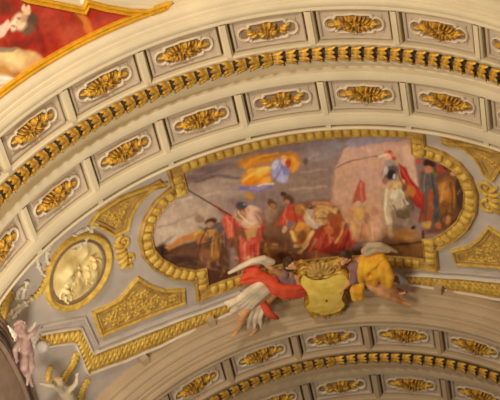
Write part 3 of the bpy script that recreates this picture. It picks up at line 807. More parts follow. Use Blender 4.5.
def gilt_panel(name, label, poly, seed, group, widths=(.0, .016)):
    poly = list(poly)
    if area(poly) < 0: poly = poly[::-1]
    c = np.mean(np.array(poly), 0)
    t = thing(name, label, 'panel', W(c[0], c[1], 0), group)
    pth = densify(poly, .02, True)
    m_ = MB(); sweep(m_, pth, [(0, 0), (0, .010), (-.003, .013), (-.008, .013), (-.010, .008)], True); m_.build('outer_moulding', 'paintgold', t, smooth=False)
    m_ = MB(); sweep(m_, pth, [(-.010, .008), (-.011, .005), (-.017, .005), (-.018, .008), (-.021, .009), (-.024, .005)], True); m_.build('inner_moulding', 'deepgold', t, smooth=False)
    nm = offsets(pth, True); P0 = np.array(pth)
    inner = [(p[0]-q[0]*.023, p[1]-q[1]*.023) for p, q in zip(pth, nm)]
    I = np.array(inner); ok = inside(P0, I) & (dist_poly(P0, I) > .019)
    inner = [tuple(p) for p, k in zip(I, ok) if k]
    m_ = MB(); fill(m_, inner, .012, lambda a, b: .004); m_.build('ground', 'deepgold', t)
    m_ = MB(); foliage(m_, inner, .004, .030, seed=seed); m_.build('gilt_foliage', 'paintgold', t)
    return t

UL = uvs([(166, 181), (152, 189), (139, 202), (131, 217), (128, 230), (113, 236), (102, 229), (88, 224), (97, 211), (118, 197), (143, 187)])
LL = uvs([(137, 276), (150, 284), (165, 289), (184, 288), (185, 303), (160, 312), (130, 324), (100, 337), (95, 324), (91, 311), (104, 306), (118, 298), (127, 288)])
UR = uvs([(441, 137), (452, 141), (466, 150), (477, 161), (484, 174), (494, 181)]) + [(-u, v) for u, v in UL[6:]]
LR = mirror(LL)
PG = 'foliage panels around the fresco'
gilt_panel('foliage_panel', 'gilt three-cornered foliage panel at upper left, between near arch and fresco', UL, 3, PG)
gilt_panel('foliage_panel', 'gilt three-cornered foliage panel at lower left, under the fresco lobe', LL, 5, PG)
gilt_panel('foliage_panel', 'gilt three-cornered foliage panel at upper right, between near arch and fresco', UR, 8, PG)
gilt_panel('foliage_panel', 'gilt three-cornered foliage panel at lower right, above the far arch cornice', LR, 9, PG)

def medallion(label, cu, cv, r, seed):
    t = thing('relief_medallion', label, 'medallion', W(cu, cv, 0), 'round relief medallions beside the fresco')
    circ = [(cu + r*math.cos(a), cv + r*math.sin(a)) for a in np.linspace(0, 2*PI, 72, endpoint=False)]
    m_ = MB(); sweep(m_, circ, [(0, 0), (-.001, .016), (-.006, .020), (-.013, .016), (-.017, .010), (-.022, .009)], True); m_.build('outer_ring', 'paintgold', t)
    m_ = MB(); sweep(m_, circ, [(-.022, .009), (-.025, .005), (-.028, .009), (-.031, .012), (-.035, .005), (-.036, .003)], True); m_.build('inner_ring', 'ink', t)
    rr = r - .034
    g = random.Random(seed); bumps = [(cu + g.uniform(-.6, .6)*rr, cv + g.uniform(-.6, .6)*rr, g.uniform(.012, .03), g.uniform(.008, .02)) for _ in range(26)]
    hf = lambda a, b: .004 + sum(h*math.exp(-((a-x)**2+(b-y)**2)/(w*w)) for x, y, w, h in bumps)*.6
    m_ = MB(); fill(m_, [(cu + rr*math.cos(a), cv + rr*math.sin(a)) for a in np.linspace(0, 2*PI, 60, endpoint=False)], .007, hf); m_.build('relief_field', 'palegold', t)
    # little relief figures: torsos, heads and limbs in low relief
    m_ = MB()
    for k in range(5):
        fx, fy = cu + (-.62+.30*k)*rr, cv + (.15 - .25*((k*37) % 3 - 1)*.6)*rr; s = rr*.30
        dome(m_, fx, fy, s*.75, s*.34, .020, 1.5 + .25*(k-2), h0=.008); dome(m_, fx + .05*s, fy - s*.98, s*.26, s*.24, .024, 0, h0=.010)
        for j in (-1, 1):
            rope(m_, smooth_curve([(fx + j*s*.2, fy - s*.5), (fx + j*s*.75, fy - s*.2), (fx + j*s*.95, fy + s*.3)], n=4), s*.13, .010)
            rope(m_, smooth_curve([(fx + j*s*.15, fy + s*.6), (fx + j*s*.4, fy + s*1.1), (fx + j*s*.2, fy + s*1.6)], n=4), s*.15, .008)
    m_.build('relief_figures', 'palegold', t)
    return t

mc = uv(76, 271); mr = uv(115, 265)
MR = abs(mr[0] - mc[0])
medallion('round gilt relief medallion in a ring frame left of the fresco', mc[0], mc[1], MR, 4)
medallion('round gilt relief medallion cut by the right edge beyond the fresco', -mc[0], mc[1], MR, 6)

# gilt scrolls between medallion and fresco lobe
def scrollwork(label, s):
    cu, cv = s*.652, 3.43
    t = thing('gilt_scroll', label, 'ornament', W(cu, cv, 0), 'gilt scrolls at the lobes of the fresco')
    for dv, sg in ((-.042, 1), (.042, -1)):
        m_ = MB(); scroll(m_, cu, cv+dv, .031, 1.4, PI/2*sg + (0 if s > 0 else PI), sg*s, .009, h0=.002); m_.build('volute', 'paintgold', t)
    m_ = MB()
    for k in range(5): dome(m_, cu + s*.024, cv - .044 + .022*k, .026, .011, .016, (0 if s > 0 else PI) + (k-2)*.35*s, h0=.002, point=.5)
    m_.build('acanthus_leaf', 'paintgold', t)
scrollwork('gilt double scroll beside the left lobe of the fresco', -1)
scrollwork('gilt double scroll beside the right lobe of the fresco', 1)

# stepped cornice and ribbed gilt band next to the far arch
def gilt_band(label, side):
    up_ = uvs([(38, 334), (80, 327), (92, 353), (125, 340), (160, 326), (200, 311), (238, 298)])
    lo_ = uvs([(42, 347), (74, 342), (87, 374), (125, 360), (160, 345), (200, 326), (238, 308)])
    cm = [((a[0]+b[0])/2, (a[1]+b[1])/2) for a, b in zip(up_, lo_)]
    if side > 0: up_, lo_, cm = [[(-u, v) for u, v in q] for q in (up_, lo_, cm)]
    t = thing('gilt_band', label, 'ornament band', W(*cm[2], 0), 'gilt bands along the far arch')
    m_ = MB(); ua = densify(up_, .01, False); 
    # band surface as a strip between the two lines
    N = 90
    def res(p):
        p = np.array(p); l = np.concatenate([[0], np.cumsum(np.linalg.norm(np.diff(p, axis=0), axis=1))]); s = np.linspace(0, l[-1], N)
        return np.stack([np.interp(s, l, p[:, 0]), np.interp(s, l, p[:, 1])], 1)
    def corr(p):                       # keep the corners of both edges paired
        p = np.array(p); out = []
        for i in range(len(p)-1):
            for j in range(15): out.append(p[i] + (p[i+1]-p[i])*j/15)
        out.append(p[-1]); return np.array(out)
    A, B = corr(up_), corr(lo_); V = []
    for a, b in zip(A, B):
        for k in range(5): q = a + (b-a)*k/4; V.append(W(q[0], q[1], .004 + .004*math.sin(PI*k/4)))
    m_.add(V, grid_faces(len(A), 5)); m_.build('band', 'deepgold', t)
    m_ = MB()
    for i in range(1, len(A)-1, 1):
        q = (A[i]+B[i])/2; d = B[i]-A[i]; w = np.linalg.norm(d)
        dome(m_, q[0], q[1], w*.40, .0065, .007, math.atan2(d[1], d[0]) + .5*(-1)**i, h0=.006, n=8, m=3)
    m_.build('leaf_row', 'paintgold', t)
    m_ = MB()
    for line, w in ((up_, .003), (lo_, .003)):
        sweep(m_, densify(line, .02, False), [(-w, 0), (-w, .012), (-w*.3, .015), (w*.6, .012), (w, .0)], False)
    m_.build('edge_fillet', 'white', t)
    return t
gilt_band('stepped gilt leaf band between lower left foliage panel and far arch', -1)
gilt_band('gilt leaf band between lower right foliage panel and far arch', 1)
# plain cornice line above the band
m_ = MB()
for s in (-1, 1):
    ln = uvs([(40, 326), (84, 317), (97, 345), (125, 334), (160, 320), (200, 305.5), (240, 291)])
    ln = [(-s*u if s > 0 else u, v) for u, v in ln]
    sweep(m_, densify(ln, .02, False), [(-.006, 0), (-.006, .010), (-.002, .014), (.003, .010), (.006, .0)], False)
m_.build('trim_3', 'grey', None, struct=True, smooth=False)

# lunette arch cutting into the vault at lower left
m_ = MB()
lun = smooth_curve(uvs([(-26, 312), (-8, 322), (6, 343), (18, 368), (26, 392), (34, 420), (44, 470)]), n=8)
if True:
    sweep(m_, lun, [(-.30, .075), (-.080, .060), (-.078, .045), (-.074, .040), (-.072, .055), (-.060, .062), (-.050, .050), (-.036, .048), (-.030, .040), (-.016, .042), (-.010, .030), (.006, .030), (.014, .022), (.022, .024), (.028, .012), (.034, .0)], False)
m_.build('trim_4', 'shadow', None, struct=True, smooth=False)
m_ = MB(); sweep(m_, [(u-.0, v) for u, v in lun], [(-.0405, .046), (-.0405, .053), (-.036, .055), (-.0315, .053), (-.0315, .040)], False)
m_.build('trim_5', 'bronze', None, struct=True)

# ================================================================== NEAR BAY: red fresco and its gilt frame
def paint_red(p):
    E, L, Q = p.E, p.L, p.Q
    p.brush(90, (120, 34, 26), (190, 80, 52), (-10, -5, 160, 90), 26, 6, 70, .4, 21)
    E(48, 20, 14, 16, (172, 62, 44), 0, .9); E(72, 36, 12, 14, (184, 78, 52), 20, .9); E(20, 45, 20, 5, (140, 40, 32), -20, .8)
    E(4, 6, 8, 8, (120, 50, 36), 0, .8); E(110, 22, 20, 8, (178, 70, 52), -15, .9); L([(34, 20), (44, 50)], 5, (124, 34, 28), 4, .7)
    p.g('painted_ochre_strap'); L([(74, 2), (84, 18), (92, 34)], 7, (204, 120, 44), 3); L([(72, 4), (84, 24)], 2, (150, 60, 30), 2)
    p.g('painted_reclining_figure')
    Q([(-30, 60), (0, 48), (18, 47), (36, 52), (48, 62), (44, 70), (20, 74), (-10, 76), (-30, 76)], (204, 168, 112), 3)
    E(14, 58, 16, 7, (230, 200, 140), 15, .8); E(36, 64, 9, 5, (206, 162, 104), 30, .8); E(6, 49, 10, 2.4, (150, 130, 104), -8); L([(0, 70), (30, 74)], 4, (176, 124, 74), 3)
    Q([(-5, 30), (0, 24), (8, 19), (11, 24), (4, 36), (-5, 42)], (232, 190, 172), 2)
    E(31, 20, 5, 8, (96, 70, 54)); E(26, 28, 8, 6, (112, 84, 66)); E(19, 21, 7.4, 9, (214, 186, 152), 15); E(27, 11, 4, 4, (224, 190, 150)); E(24, 7, 1.8, 3, (230, 196, 160)); E(29, 8, 1.6, 3, (224, 184, 146))
    E(13, 26, 3.5, 5, (226, 200, 170)); L([(16, 17), (21, 18.5)], 1.4, (90, 60, 48), 1); L([(12, 25), (16, 27)], 1.6, (120, 56, 44), 1); L([(15, 18), (13, 23)], 1.4, (240, 220, 190), 1); E(24, 18, 3, 4, (190, 150, 120), 0, .8)
    p.g('painted_white_cloth')
    Q([(-20, 80), (4, 74), (24, 80), (26, 88), (10, 96), (-6, 106), (-20, 110)], (224, 214, 196), 3); L([(-4, 86), (20, 82)], 2, (180, 160, 140), 2); L([(0, 92), (16, 87)], 2, (246, 240, 226), 2); L([(-4, 100), (10, 92)], 2.4, (170, 150, 140), 2); L([(0, 77), (18, 79)], 2, (248, 242, 230), 2); E(2, 70, 8, 3, (196, 140, 66), 10, .7)

vlow = Y0 - .106
tip = uv(176, 14.5, RN)
lowarc = [(u, vlow) for u in np.linspace(tip[0]-.012, -1.16, 30)]
top = uvs([(-40, -18), (0, -11), (26, 0), (84, 11.5), (87.5, 4), (105, 8.5), (128, 12.5), (160, 14)], RN)
red_uv = lowarc + [(-1.16, top[0][1] - .1)] + top
root = thing('ceiling_fresco', 'red ground fresco with a reclining bearded figure at the top left', 'fresco', W(*uv(60, 30, RN), 0, RN))
painted('painted_red_drapery', red_uv, RN, .0045, (160, 56, 40), paint_red, root)
fr2 = thing('fresco_frame', 'bright gilt fillet frame around the red fresco at the top left', 'picture frame', W(*uv(60, 30, RN), 0, RN))
m_ = MB(); sweep(m_, densify(red_uv, .03, True), [(-.005, .001), (-.005, .012), (.0, .014), (.003, .008), (.006, .008), (.009, .016), (.013, .016), (.016, .0)], True, RN); m_.build('gilt_fillet', 'brightgold', fr2, smooth=False)
m_ = MB(); sweep(m_, densify(red_uv, .03, True), [(.016, .0), (.016, .007), (.022, .009), (.026, .0)], True, RN); m_.build('stucco_fillet', 'cream', fr2, smooth=False)
# second framed panel at the top right corner of the view
rp = uvs([(470, -2), (486, 2.5), (504, 9), (530, 20), (560, -20), (500, -40)], RN)
fr3 = thing('framed_panel', 'gilt framed brown panel cut by the top right corner', 'panel', W(*uv(490, 0, RN), 0, RN))
m_ = MB(); sweep(m_, densify(rp, .03, True), [(-.005, .001), (-.005, .012), (.0, .014), (.006, .008), (.009, .016), (.014, .016), (.017, .0)], True, RN); m_.build('gilt_fillet', 'brightgold', fr3, smooth=False)
m_ = MB(); fill(m_, rp, .03, lambda a, b: .002, RN); m_.build('painted_field', 'shadow', fr3)

# ================================================================== FIGURES
def capsule(bm, a, b, ra, rb, n=12):
    a, b = Vector(a), Vector(b); ax = b - a; L = ax.length
    if L < 1e-6: ax = Vector((0, 0, 1))
    q = ax.to_track_quat('Z', 'Y').to_matrix()
    rows = []; m = 4
    for j in range(m+1): p = -PI/2 + PI/2*j/m; rows.append((a, ra*math.cos(p), ra*math.sin(p)))
    for j in range(m+1): p = PI/2*j/m; rows.append((b, rb*math.cos(p), rb*math.sin(p)))
    vs = [[bm.verts.new(c + q @ Vector((max(r, 1e-4)*math.cos(2*PI*i/n), max(r, 1e-4)*math.sin(2*PI*i/n), z))) for i in range(n)] for c, r, z in rows]
    for A, B in zip(vs[:-1], vs[1:]):
        for i in range(n): bm.faces.new((A[i], A[(i+1) % n], B[(i+1) % n], B[i]))
    bm.faces.new(vs[0][::-1]); bm.faces.new(vs[-1])

def chain(bm, pts):
    """pts = [(position, radius)]"""
    for (a, ra), (b, rb) in zip(pts[:-1], pts[1:]): capsule(bm, a, b, ra, rb)

def melt(name, bm, mat, parent, voxel=.02, smooth=6, label=None):
    """union of the limbs into one continuous surface."""
    me = bpy.data.meshes.new(name); bm.to_mesh(me); bm.free()
    tmp = bpy.data.objects.new('tmp', me); COL.objects.link(tmp)
    r = tmp.modifiers.new('r', 'REMESH'); r.mode = 'VOXEL'; r.voxel_size = voxel
    s = tmp.modifiers.new('s', 'SMOOTH'); s.factor = .5; s.iterations = smooth
    dg = bpy.context.evaluated_depsgraph_get(); out = bpy.data.meshes.new_from_object(tmp.evaluated_get(dg))
    bpy.data.objects.remove(tmp)
    out.name = name; out.materials.clear(); out.materials.append(M[mat])
    out.polygons.foreach_set('use_smooth', [True]*len(out.polygons))
    o = bpy.data.objects.new(name, out); COL.objects.link(o)
    if parent:
        o.parent = parent; out.transform(Matrix.Translation(-world_loc(parent)))
    if label: o['label'] = label
    return o

def head(bm, c, r, face, upv):
    """skull, jaw, nose, brow, lips, ears; face = direction it looks, upv = crown direction."""
    c = Vector(c); f = Vector(face).normalized(); u_ = (Vector(upv) - f*Vector(upv).dot(f)).normalized(); s = f.cross(u_)
    capsule(bm, c + u_*r*.25 - f*r*.15, c - u_*r*.05 + f*r*.05, r*.86, r*.82)
    capsule(bm, c - u_*r*.35 + f*r*.2, c - u_*r*.85 + f*r*.42, r*.62, r*.34)
    capsule(bm, c + u_*r*.1 + f*r*.86, c - u_*r*.28 + f*r*1.08, r*.10, r*.16)
    for k in (-1, 1):
        capsule(bm, c + u_*r*.2 + f*r*.78 + s*k*r*.14, c + u_*r*.16 + f*r*.62 + s*k*r*.5, r*.12, r*.12)
        capsule(bm, c - u_*r*.18 + f*r*.62 + s*k*r*.38, c - u_*r*.2 + f*r*.55 + s*k*r*.42, r*.2, r*.2)
        capsule(bm, c - u_*r*.02 + s*k*r*.86, c - u_*r*.25 + s*k*r*.84, r*.16, r*.12)
    capsule(bm, c - u_*r*.55 + f*r*.78 - s*r*.18, c - u_*r*.55 + f*r*.78 + s*r*.18, r*.09, r*.09)
    return c, f, u_, s

def hand(bm, wrist, d, palm_n, L=.19):
    d = Vector(d).normalized(); n = (Vector(palm_n) - d*Vector(palm_n).dot(d)).normalized(); s = d.cross(n); w = Vector(wrist)
    capsule(bm, w, w + d*L*.42, L*.16, L*.20); capsule(bm, w + d*L*.3 - s*L*.13, w + d*L*.42 + s*L*.13, L*.13, L*.13)
    for i, (o, ln) in enumerate(((-.17, .46), (-.06, .52), (.06, .49), (.17, .38))):
        a = w + d*L*.45 + s*L*o; b = a + (d + n*.15 + s*o*.4)*L*ln*.55; e = b + (d*.7 + n*.7)*L*ln*.5
        chain(bm, [(a, L*.065), (b, L*.058), (e, L*.05)])
    a = w + d*L*.15 - s*L*.16; chain(bm, [(a, L*.08), (a + (d*.6 - s*.7)*L*.26, L*.07), (a + (d*1.0 - s*.75 + n*.2)*L*.38, L*.055)])

def foot(bm, ankle, toe, r=.045):
    a, t = Vector(ankle), Vector(toe); capsule(bm, a, a + (t-a)*.5, r*.95, r*.85); capsule(bm, a + (t-a)*.45, t, r*.85, r*.55)
    h = a - (t-a)*.22; capsule(bm, h, a, r*.75, r)
    d = (t-a).normalized(); side = d.cross(Vector((0, .3, 1))).normalized()
    for k in range(5): q = t + side*r*.32*(k-2); capsule(bm, q - d*r*.3, q + d*r*(.55 - .08*abs(k-1)), r*.26, r*.22)

def folds(strands, seed=0):
    bm = bmesh.new()
    for pts in strands:
        P = [(Vector(a), r) for a, r in pts]
        chain(bm, P)
    return bm

# --- left figure: seated on the cornice, red cloak, cream tunic, bare leg hanging over the arch
A = at
p0 = A(268, 292, 1.03)
lf = thing('stucco_figure', 'seated figure in red cloak and cream tunic, leg dangling, left of the shield', 'statue', p0, 'seated figures flanking the gilt shield')
bm = bmesh.new()
hd = A(290, 264, .985); nk = A(289, 272, 1.0); ch = A(286, 279, 1.0); pv = A(272, 287, 1.01)
chain(bm, [(nk, .085), (ch, .17), (A(279, 284, 1.0), .16), (pv, .18)])
capsule(bm, A(281, 274, .99), A(293, 277, .99), .085, .085); capsule(bm, hd, nk, .075, .08)
kn = A(246, 309, .955); an = A(238, 330, .975)
chain(bm, [(A(268, 290, 1.0), .13), (A(257, 299, .975), .115), (kn, .085), (A(242, 318, .957), .078), (an, .045)])
foot(bm, an, A(232, 337, .968))
kn2 = A(256, 312, .975); an2 = A(256, 329, .99)
chain(bm, [(A(273, 292, 1.0), .12), (A(263, 302, .985), .11), (kn2, .08), (an2, .042)]); foot(bm, an2, A(251, 335, .985))
sh = A(281, 274, .985); el = A(271, 268, .975); wr = A(262, 262, .985)
chain(bm, [(sh, .07), (el, .052), (wr, .036)]); hand(bm, wr, wr - el, (0, 0, -1))
sh = A(294, 277, .985); el = A(301, 286, .98); wr = A(303, 295, .985)
chain(bm, [(sh, .07), (el, .052), (wr, .036)]); hand(bm, wr, wr - el, (-1, 0, 0))
head(bm, hd, .125, A(300, 255, .93) - hd, A(287, 254, .985) - hd)
melt('body', bm, 'skin', lf, .016)
bm = bmesh.new(); c = hd; u_ = (A(287, 254, .985) - hd).normalized(); f_ = (A(300, 255, .93) - hd).normalized()
capsule(bm, c + u_*.06 - f_*.04, c - u_*.04 - f_*.07, .115, .10); capsule(bm, c + u_*.10 + f_*.02, c + u_*.05 - f_*.1, .075, .08)
for k in range(8): a = rng.uniform(-1, 1); capsule(bm, c + u_*.08 - f_*.03 + f_.cross(u_)*a*.09, c - u_*.06 - f_*.09 + f_.cross(u_)*a*.10, .035, .03)
melt('hair', bm, 'hair', lf, .016)
bm = folds([[(A(281, 276, .99), .13), (A(287, 283, .99), .16), (A(292, 290, .995), .14)], [(A(292, 277, .99), .11), (A(293, 286, .985), .10), (A(284, 291, .985), .09)], [(A(284, 274, .985), .10), (A(279, 283, .985), .10)]])
melt('purple_bodice', bm, 'purple', lf, .02)
st = []
for i, (dx, dy) in enumerate(((0, 0), (3, 3), (6, 6), (-3, -2), (8, 9))):
    st.append([(A(276+dx*.3, 279+dy*.5, .985), .06), (A(262+dx*.5, 285+dy*.7, .965), .075), (A(250+dx*.6, 293+dy*.9, .955), .075), (A(240+dx, 302+dy*.9, .955), .06), (A(233+dx*1.2, 307+dy, .965), .05)])
st.append([(A(244, 295, .96), .07), (A(236, 300, .96), .06), (A(226, 303, .97), .045)])
st.append([(A(240, 303, .96), .06), (A(236, 308, .96), .06), (A(232, 311, .965), .05)])
st += [[(A(257+d, 305, .97), .055), (A(253+d, 317, .965), .05), (A(252+d*1.3, 328, .972), .03)] for d in (-3, 2, 7)]
melt('cream_tunic', folds(st), 'creamcloth', lf, .018, 4)
st = []
for d in (0, 3.5, 7):
    st.append([(A(262+d*.6, 280+d*.3, .965), .05), (A(272+d*.3, 285+d*.8, .955), .075), (A(283, 288+d, .955), .08), (A(294, 288+d, .965), .075), (A(304, 286+d*1.1, .98), .06)])
st += [[(A(275, 281, .965), .07), (A(262, 275, .97), .085), (A(250, 274, .975), .075), (A(243, 278, .98), .05)], [(A(268, 279, .965), .07), (A(256, 270, .975), .07), (A(246, 269, .985), .05)], [(A(262, 277, .97), .07), (A(248, 281, .975), .06), (A(241, 282, .985), .04)]]
st += [[(A(262, 301, .97), .06), (A(266, 309, .96), .075), (A(272, 315, .96), .06), (A(278, 318, .97), .035)], [(A(263, 306, .97), .05), (A(268, 314, .965), .06), (A(275, 318, .97), .04)]]
melt('red_cloak', folds(st), 'red', lf, .018, 4, 'vermilion red cloak')

st = [[(A(229, 273, .99), .03), (A(240, 267, .98), .05), (A(252, 261, .975), .055), (A(264, 258, .98), .055), (A(273, 262, .985), .05)], [(A(246, 265, .98), .035), (A(258, 261, .975), .045), (A(270, 264, .985), .045)]]
melt('pale_scarf', folds(st), 'creamcloth', lf, .018, 4, 'pale cream scarf')

# --- right figure: yellow tunic, leaning on the shield, legs stretched right
rf = thing('stucco_figure', 'reclining figure in yellow tunic with bare outstretched leg, right of the shield', 'statue', A(370, 278, 1.03), 'seated figures flanking the gilt shield')
bm = bmesh.new()
hd = A(345, 258, .985); nk = A(350, 263, .995); ch = A(356, 266, 1.0); pv = A(371, 275, 1.0)
chain(bm, [(hd, .075), (nk, .08), (ch, .16), (A(363, 270, 1.0), .15), (pv, .17)])
kn = A(380, 291, .955); an = A(402, 302, .975)
chain(bm, [(A(370, 279, .985), .13), (A(374, 286, .965), .115), (kn, .088), (A(388, 296, .957), .08), (an, .045)]); foot(bm, an, A(411, 305, .97))
kn2 = A(388, 285, .965); an2 = A(398, 294, .985)
chain(bm, [(A(374, 277, .985), .12), (kn2, .085), (A(393, 289, .975), .075), (an2, .044)]); foot(bm, an2, A(405, 293, .98), .04)
sh = A(353, 270, .98); el = A(352, 280, .965); wr = A(345, 287, .965)
chain(bm, [(sh, .075), (el, .055), (wr, .038)]); hand(bm, wr, A(341, 291, .96) - wr, (1, 0, 0))
sh = A(360, 260, .985); el = A(369, 252, .98); wr = A(381, 251, .98)
chain(bm, [(sh, .07), (el, .052), (wr, .037)]); hand(bm, wr, wr - el, (0, 0, -1))
head(bm, hd, .125, A(336, 253, .93) - hd, A(343, 247, .985) - hd)
melt('body', bm, 'skin', rf, .016)
bm = bmesh.new(); c = hd; u_ = (A(343, 247, .985) - hd).normalized(); f_ = (A(336, 253, .93) - hd).normalized()
capsule(bm, c + u_*.06 - f_*.04, c - u_*.04 - f_*.08, .115, .10); capsule(bm, c + u_*.10 + f_*.02, c + u_*.05 - f_*.1, .075, .08)
for k in range(8): a = rng.uniform(-1, 1); capsule(bm, c + u_*.08 - f_*.03 + f_.cross(u_)*a*.09, c - u_*.06 - f_*.09 + f_.cross(u_)*a*.10, .035, .03)
melt('hair', bm, 'hair', rf, .016)
bm = folds([[(A(353, 267, .975), .095), (A(355, 275, .965), .085), (A(353, 281, .96), .075)], [(A(358, 266, .98), .12), (A(360, 280, .975), .09), (A(358, 288, .972), .07)]])
melt('purple_sleeve', bm, 'purple', rf, .02, label='dull purple sleeve')
st = []
for d, r1, r2, w in ((0, .07, .06, 0), (4, .09, .05, 2), (9, .08, .075, -1), (14, .085, .05, 1.5), (18, .07, .06, -1)):
    st.append([(A(364+d*1.0, 256-d*.05, .978), .055), (A(362+d*1.4+w, 264+d*.1, .955), r1), (A(361+d*1.6-w, 272+d*.25, .95), r2+.015), (A(361+d*1.65+w, 280+d*.3, .955), r2)])
st += [[(A(382, 258, .965), .05), (A(374, 266, .945), .05), (A(366, 272, .945), .045)], [(A(387, 266, .96), .05), (A(379, 274, .945), .05), (A(370, 279, .945), .04)], [(A(366, 260, .965), .06), (A(380, 270, .948), .045), (A(388, 282, .958), .04)]]
melt('yellow_tunic', folds(st), 'yellow', rf, .018, 4, 'bright yellow tunic')
st = [[(A(358, 282, .97), .05), (A(354, 290, .96), .08), (A(355, 298, .965), .07), (A(361, 299, .97), .05)], [(A(362, 283, .965), .06), (A(360, 291, .955), .07), (A(362, 298, .965), .05)]]
melt('yellow_cloak_end', folds(st), 'yellow', rf, .018, 4)
st = [[(A(364, 251, .98), .06), (A(370, 245, .975), .065), (A(380, 245, .975), .06), (A(390, 249, .985), .045), (A(397, 252, .995), .025)], [(A(366, 254, .975), .06), (A(376, 249, .972), .06), (A(388, 251, .982), .04)]]
melt('pale_scarf', folds(st), 'tan', rf, .018, 4, 'pale cream scarf')
st = [[(A(390, 282, .985), .05), (A(396, 278, .99), .05), (A(399, 283, .995), .03)], [(A(397, 290, .99), .05), (A(404, 293, .995), .05), (A(407, 290, 1.0), .03)]]
melt('purple_cloak_end', folds(st), 'purple', rf, .018, 4)

# --- gilt shield between them
RS = .995
sh = thing('gilt_shield', 'gilded cartouche shield with shell crest between the two seated figures', 'shield', A(325, 288, 1.02))
def S2(pts): return uvs([(325 + (x-325)*1.16, 288 + (y-288)*1.16) for x, y in pts], RS)
body = smooth_curve(S2([(305, 271), (313, 275), (326, 274), (339, 270), (345, 275), (342, 283), (339.5, 291), (342, 298), (335, 303.5), (325, 306), (316, 305), (308, 301), (310.5, 293), (308.5, 285), (302.5, 278)]), True, 4)
cb = np.mean(np.array(body), 0); rb_ = max(np.linalg.norm(np.array(p)-cb) for p in body)
P_ = np.array(body)
m_ = MB(); fill(m_, body, .006, lambda a, b: .022 + .022*(1 - min(1, np.linalg.norm(np.array([a, b])-cb)/rb_)**2), RS)
sweep(m_, body, [(0, .022), (.001, -.045)], True, RS); m_.build('shield_body', 'shieldgold', sh)
m_ = MB(); sweep(m_, body, [(.006, -.02), (.006, .020), (.003, .030), (-.002, .031), (-.005, .024)], True, RS); m_.build('rim', 'gold', sh)
m_ = MB(); c_ = uv(326, 292, RS); dome(m_, c_[0], c_[1], .0045, .0045, .006, 0, RS, .042); m_.build('stud', 'bronze', sh, label='dark round stud')
m_ = MB()
for (x, y, s, r) in ((299, 276, 1, .020), (346, 283, -1, .021)):
    u, v = uv(x, y, RS); scroll(m_, u, v, r, 1.3, 0, s, .0065, RS, .015)
    e = uv(308 if s > 0 else 339, 299, RS); rope(m_, smooth_curve([(u, v+r), ((u+e[0])/2 - s*.006, (v+e[1])/2), e], n=6), .006, .012, RS)
    m_.build('side_volute', 'gold', sh); m_ = MB()
for (x, y, s) in ((315, 312, 1), (336, 310, -1)):
    u, v = uv(x, y, RS); scroll(m_, u, v, .019, 1.3, -PI/2, -s, .008, RS, .010)
u, v = uv(325, 314, RS); dome(m_, u, v, .020, .009, .016, PI/2, RS, .008, point=.4)
m_.build('foot_scroll', 'gold', sh)
m_ = MB(); u, v = uv(320, 270, RS)
for k in range(9):
    a = -PI + PI*(k+.5)/9
    dome(m_, u + .032*math.cos(a)*.9, v + .032*math.sin(a)*.9, .028, .0085, .016, a, RS, .016, point=-.3)
dome(m_, u, v-.002, .012, .010, .022, 0, RS, .016)
m_.build('shell_crest', 'deepgold', sh)
m_ = MB()
for (x, y, s) in ((305, 266, 1), (336, 263, -1)):
    u, v = uv(x, y, RS); scroll(m_, u, v, .018, 1.3, PI/2, s, .006, RS, .016)
    m_.build('crest_volute', 'deepgold', sh); m_ = MB()

# ================================================================== STUCCO PUTTI at the lower left
def putto(name, label, hx, hy, pts, mat, r0, wing=None, group='stucco putti beside the lunette'):
    t = thing(name, label, 'statue', A(*pts['pelvis']), group)
    bm = bmesh.new(); hd = A(hx, hy, r0-.02)
    chest = A(*pts['chest']); pel = A(*pts['pelvis'])
    chain(bm, [(hd, .07), (chest, .125), (pel, .12)])
    for L_ in pts['limbs']:
        P = [(A(*q[:3]), q[3]) for q in L_]; chain(bm, P)
        d = P[-1][0] - P[-2][0]
        (hand(bm, P[-1][0], d, (0, 0, -1), .12) if P[0][1] < .075 else foot(bm, P[-1][0], P[-1][0] + d.normalized()*.10 + Vector((0, .05, -.03)), .035))
    f = A(hx+6, hy-3, r0-.12) - hd; upv = A(hx-2, hy-9, r0-.02) - hd
    head(bm, hd, .115, f, upv)
    melt('body', bm, mat, t, .016)
    bm = bmesh.new(); f.normalize(); upv.normalize(); sd = f.cross(upv)
    for k in range(22):
        a, b = rng.uniform(0, 2*PI), rng.uniform(.1, 1.25)
        q = hd + upv*.10*math.cos(b) + (sd*math.cos(a) - f*abs(math.sin(a)))*.11*math.sin(b); capsule(bm, q, q + upv*.01, .032, .03)
    melt('curls', bm, 'deepgold' if mat == 'stucco' else 'pink', t, .014, 3)
    if wing:
        for w in wing:
            m_ = MB(); V = []
            bm = bmesh.new()
            for k in range(6):
                q0, q1 = A(*w[0]), A(*w[1]); side = Vector((0, .06*k, -.02*k)); capsule(bm, q0, q1*(1-.1*k) + q0*(.1*k) + side, .05, .02)
            melt('wing', bm, 'white', t, .016)
    return t

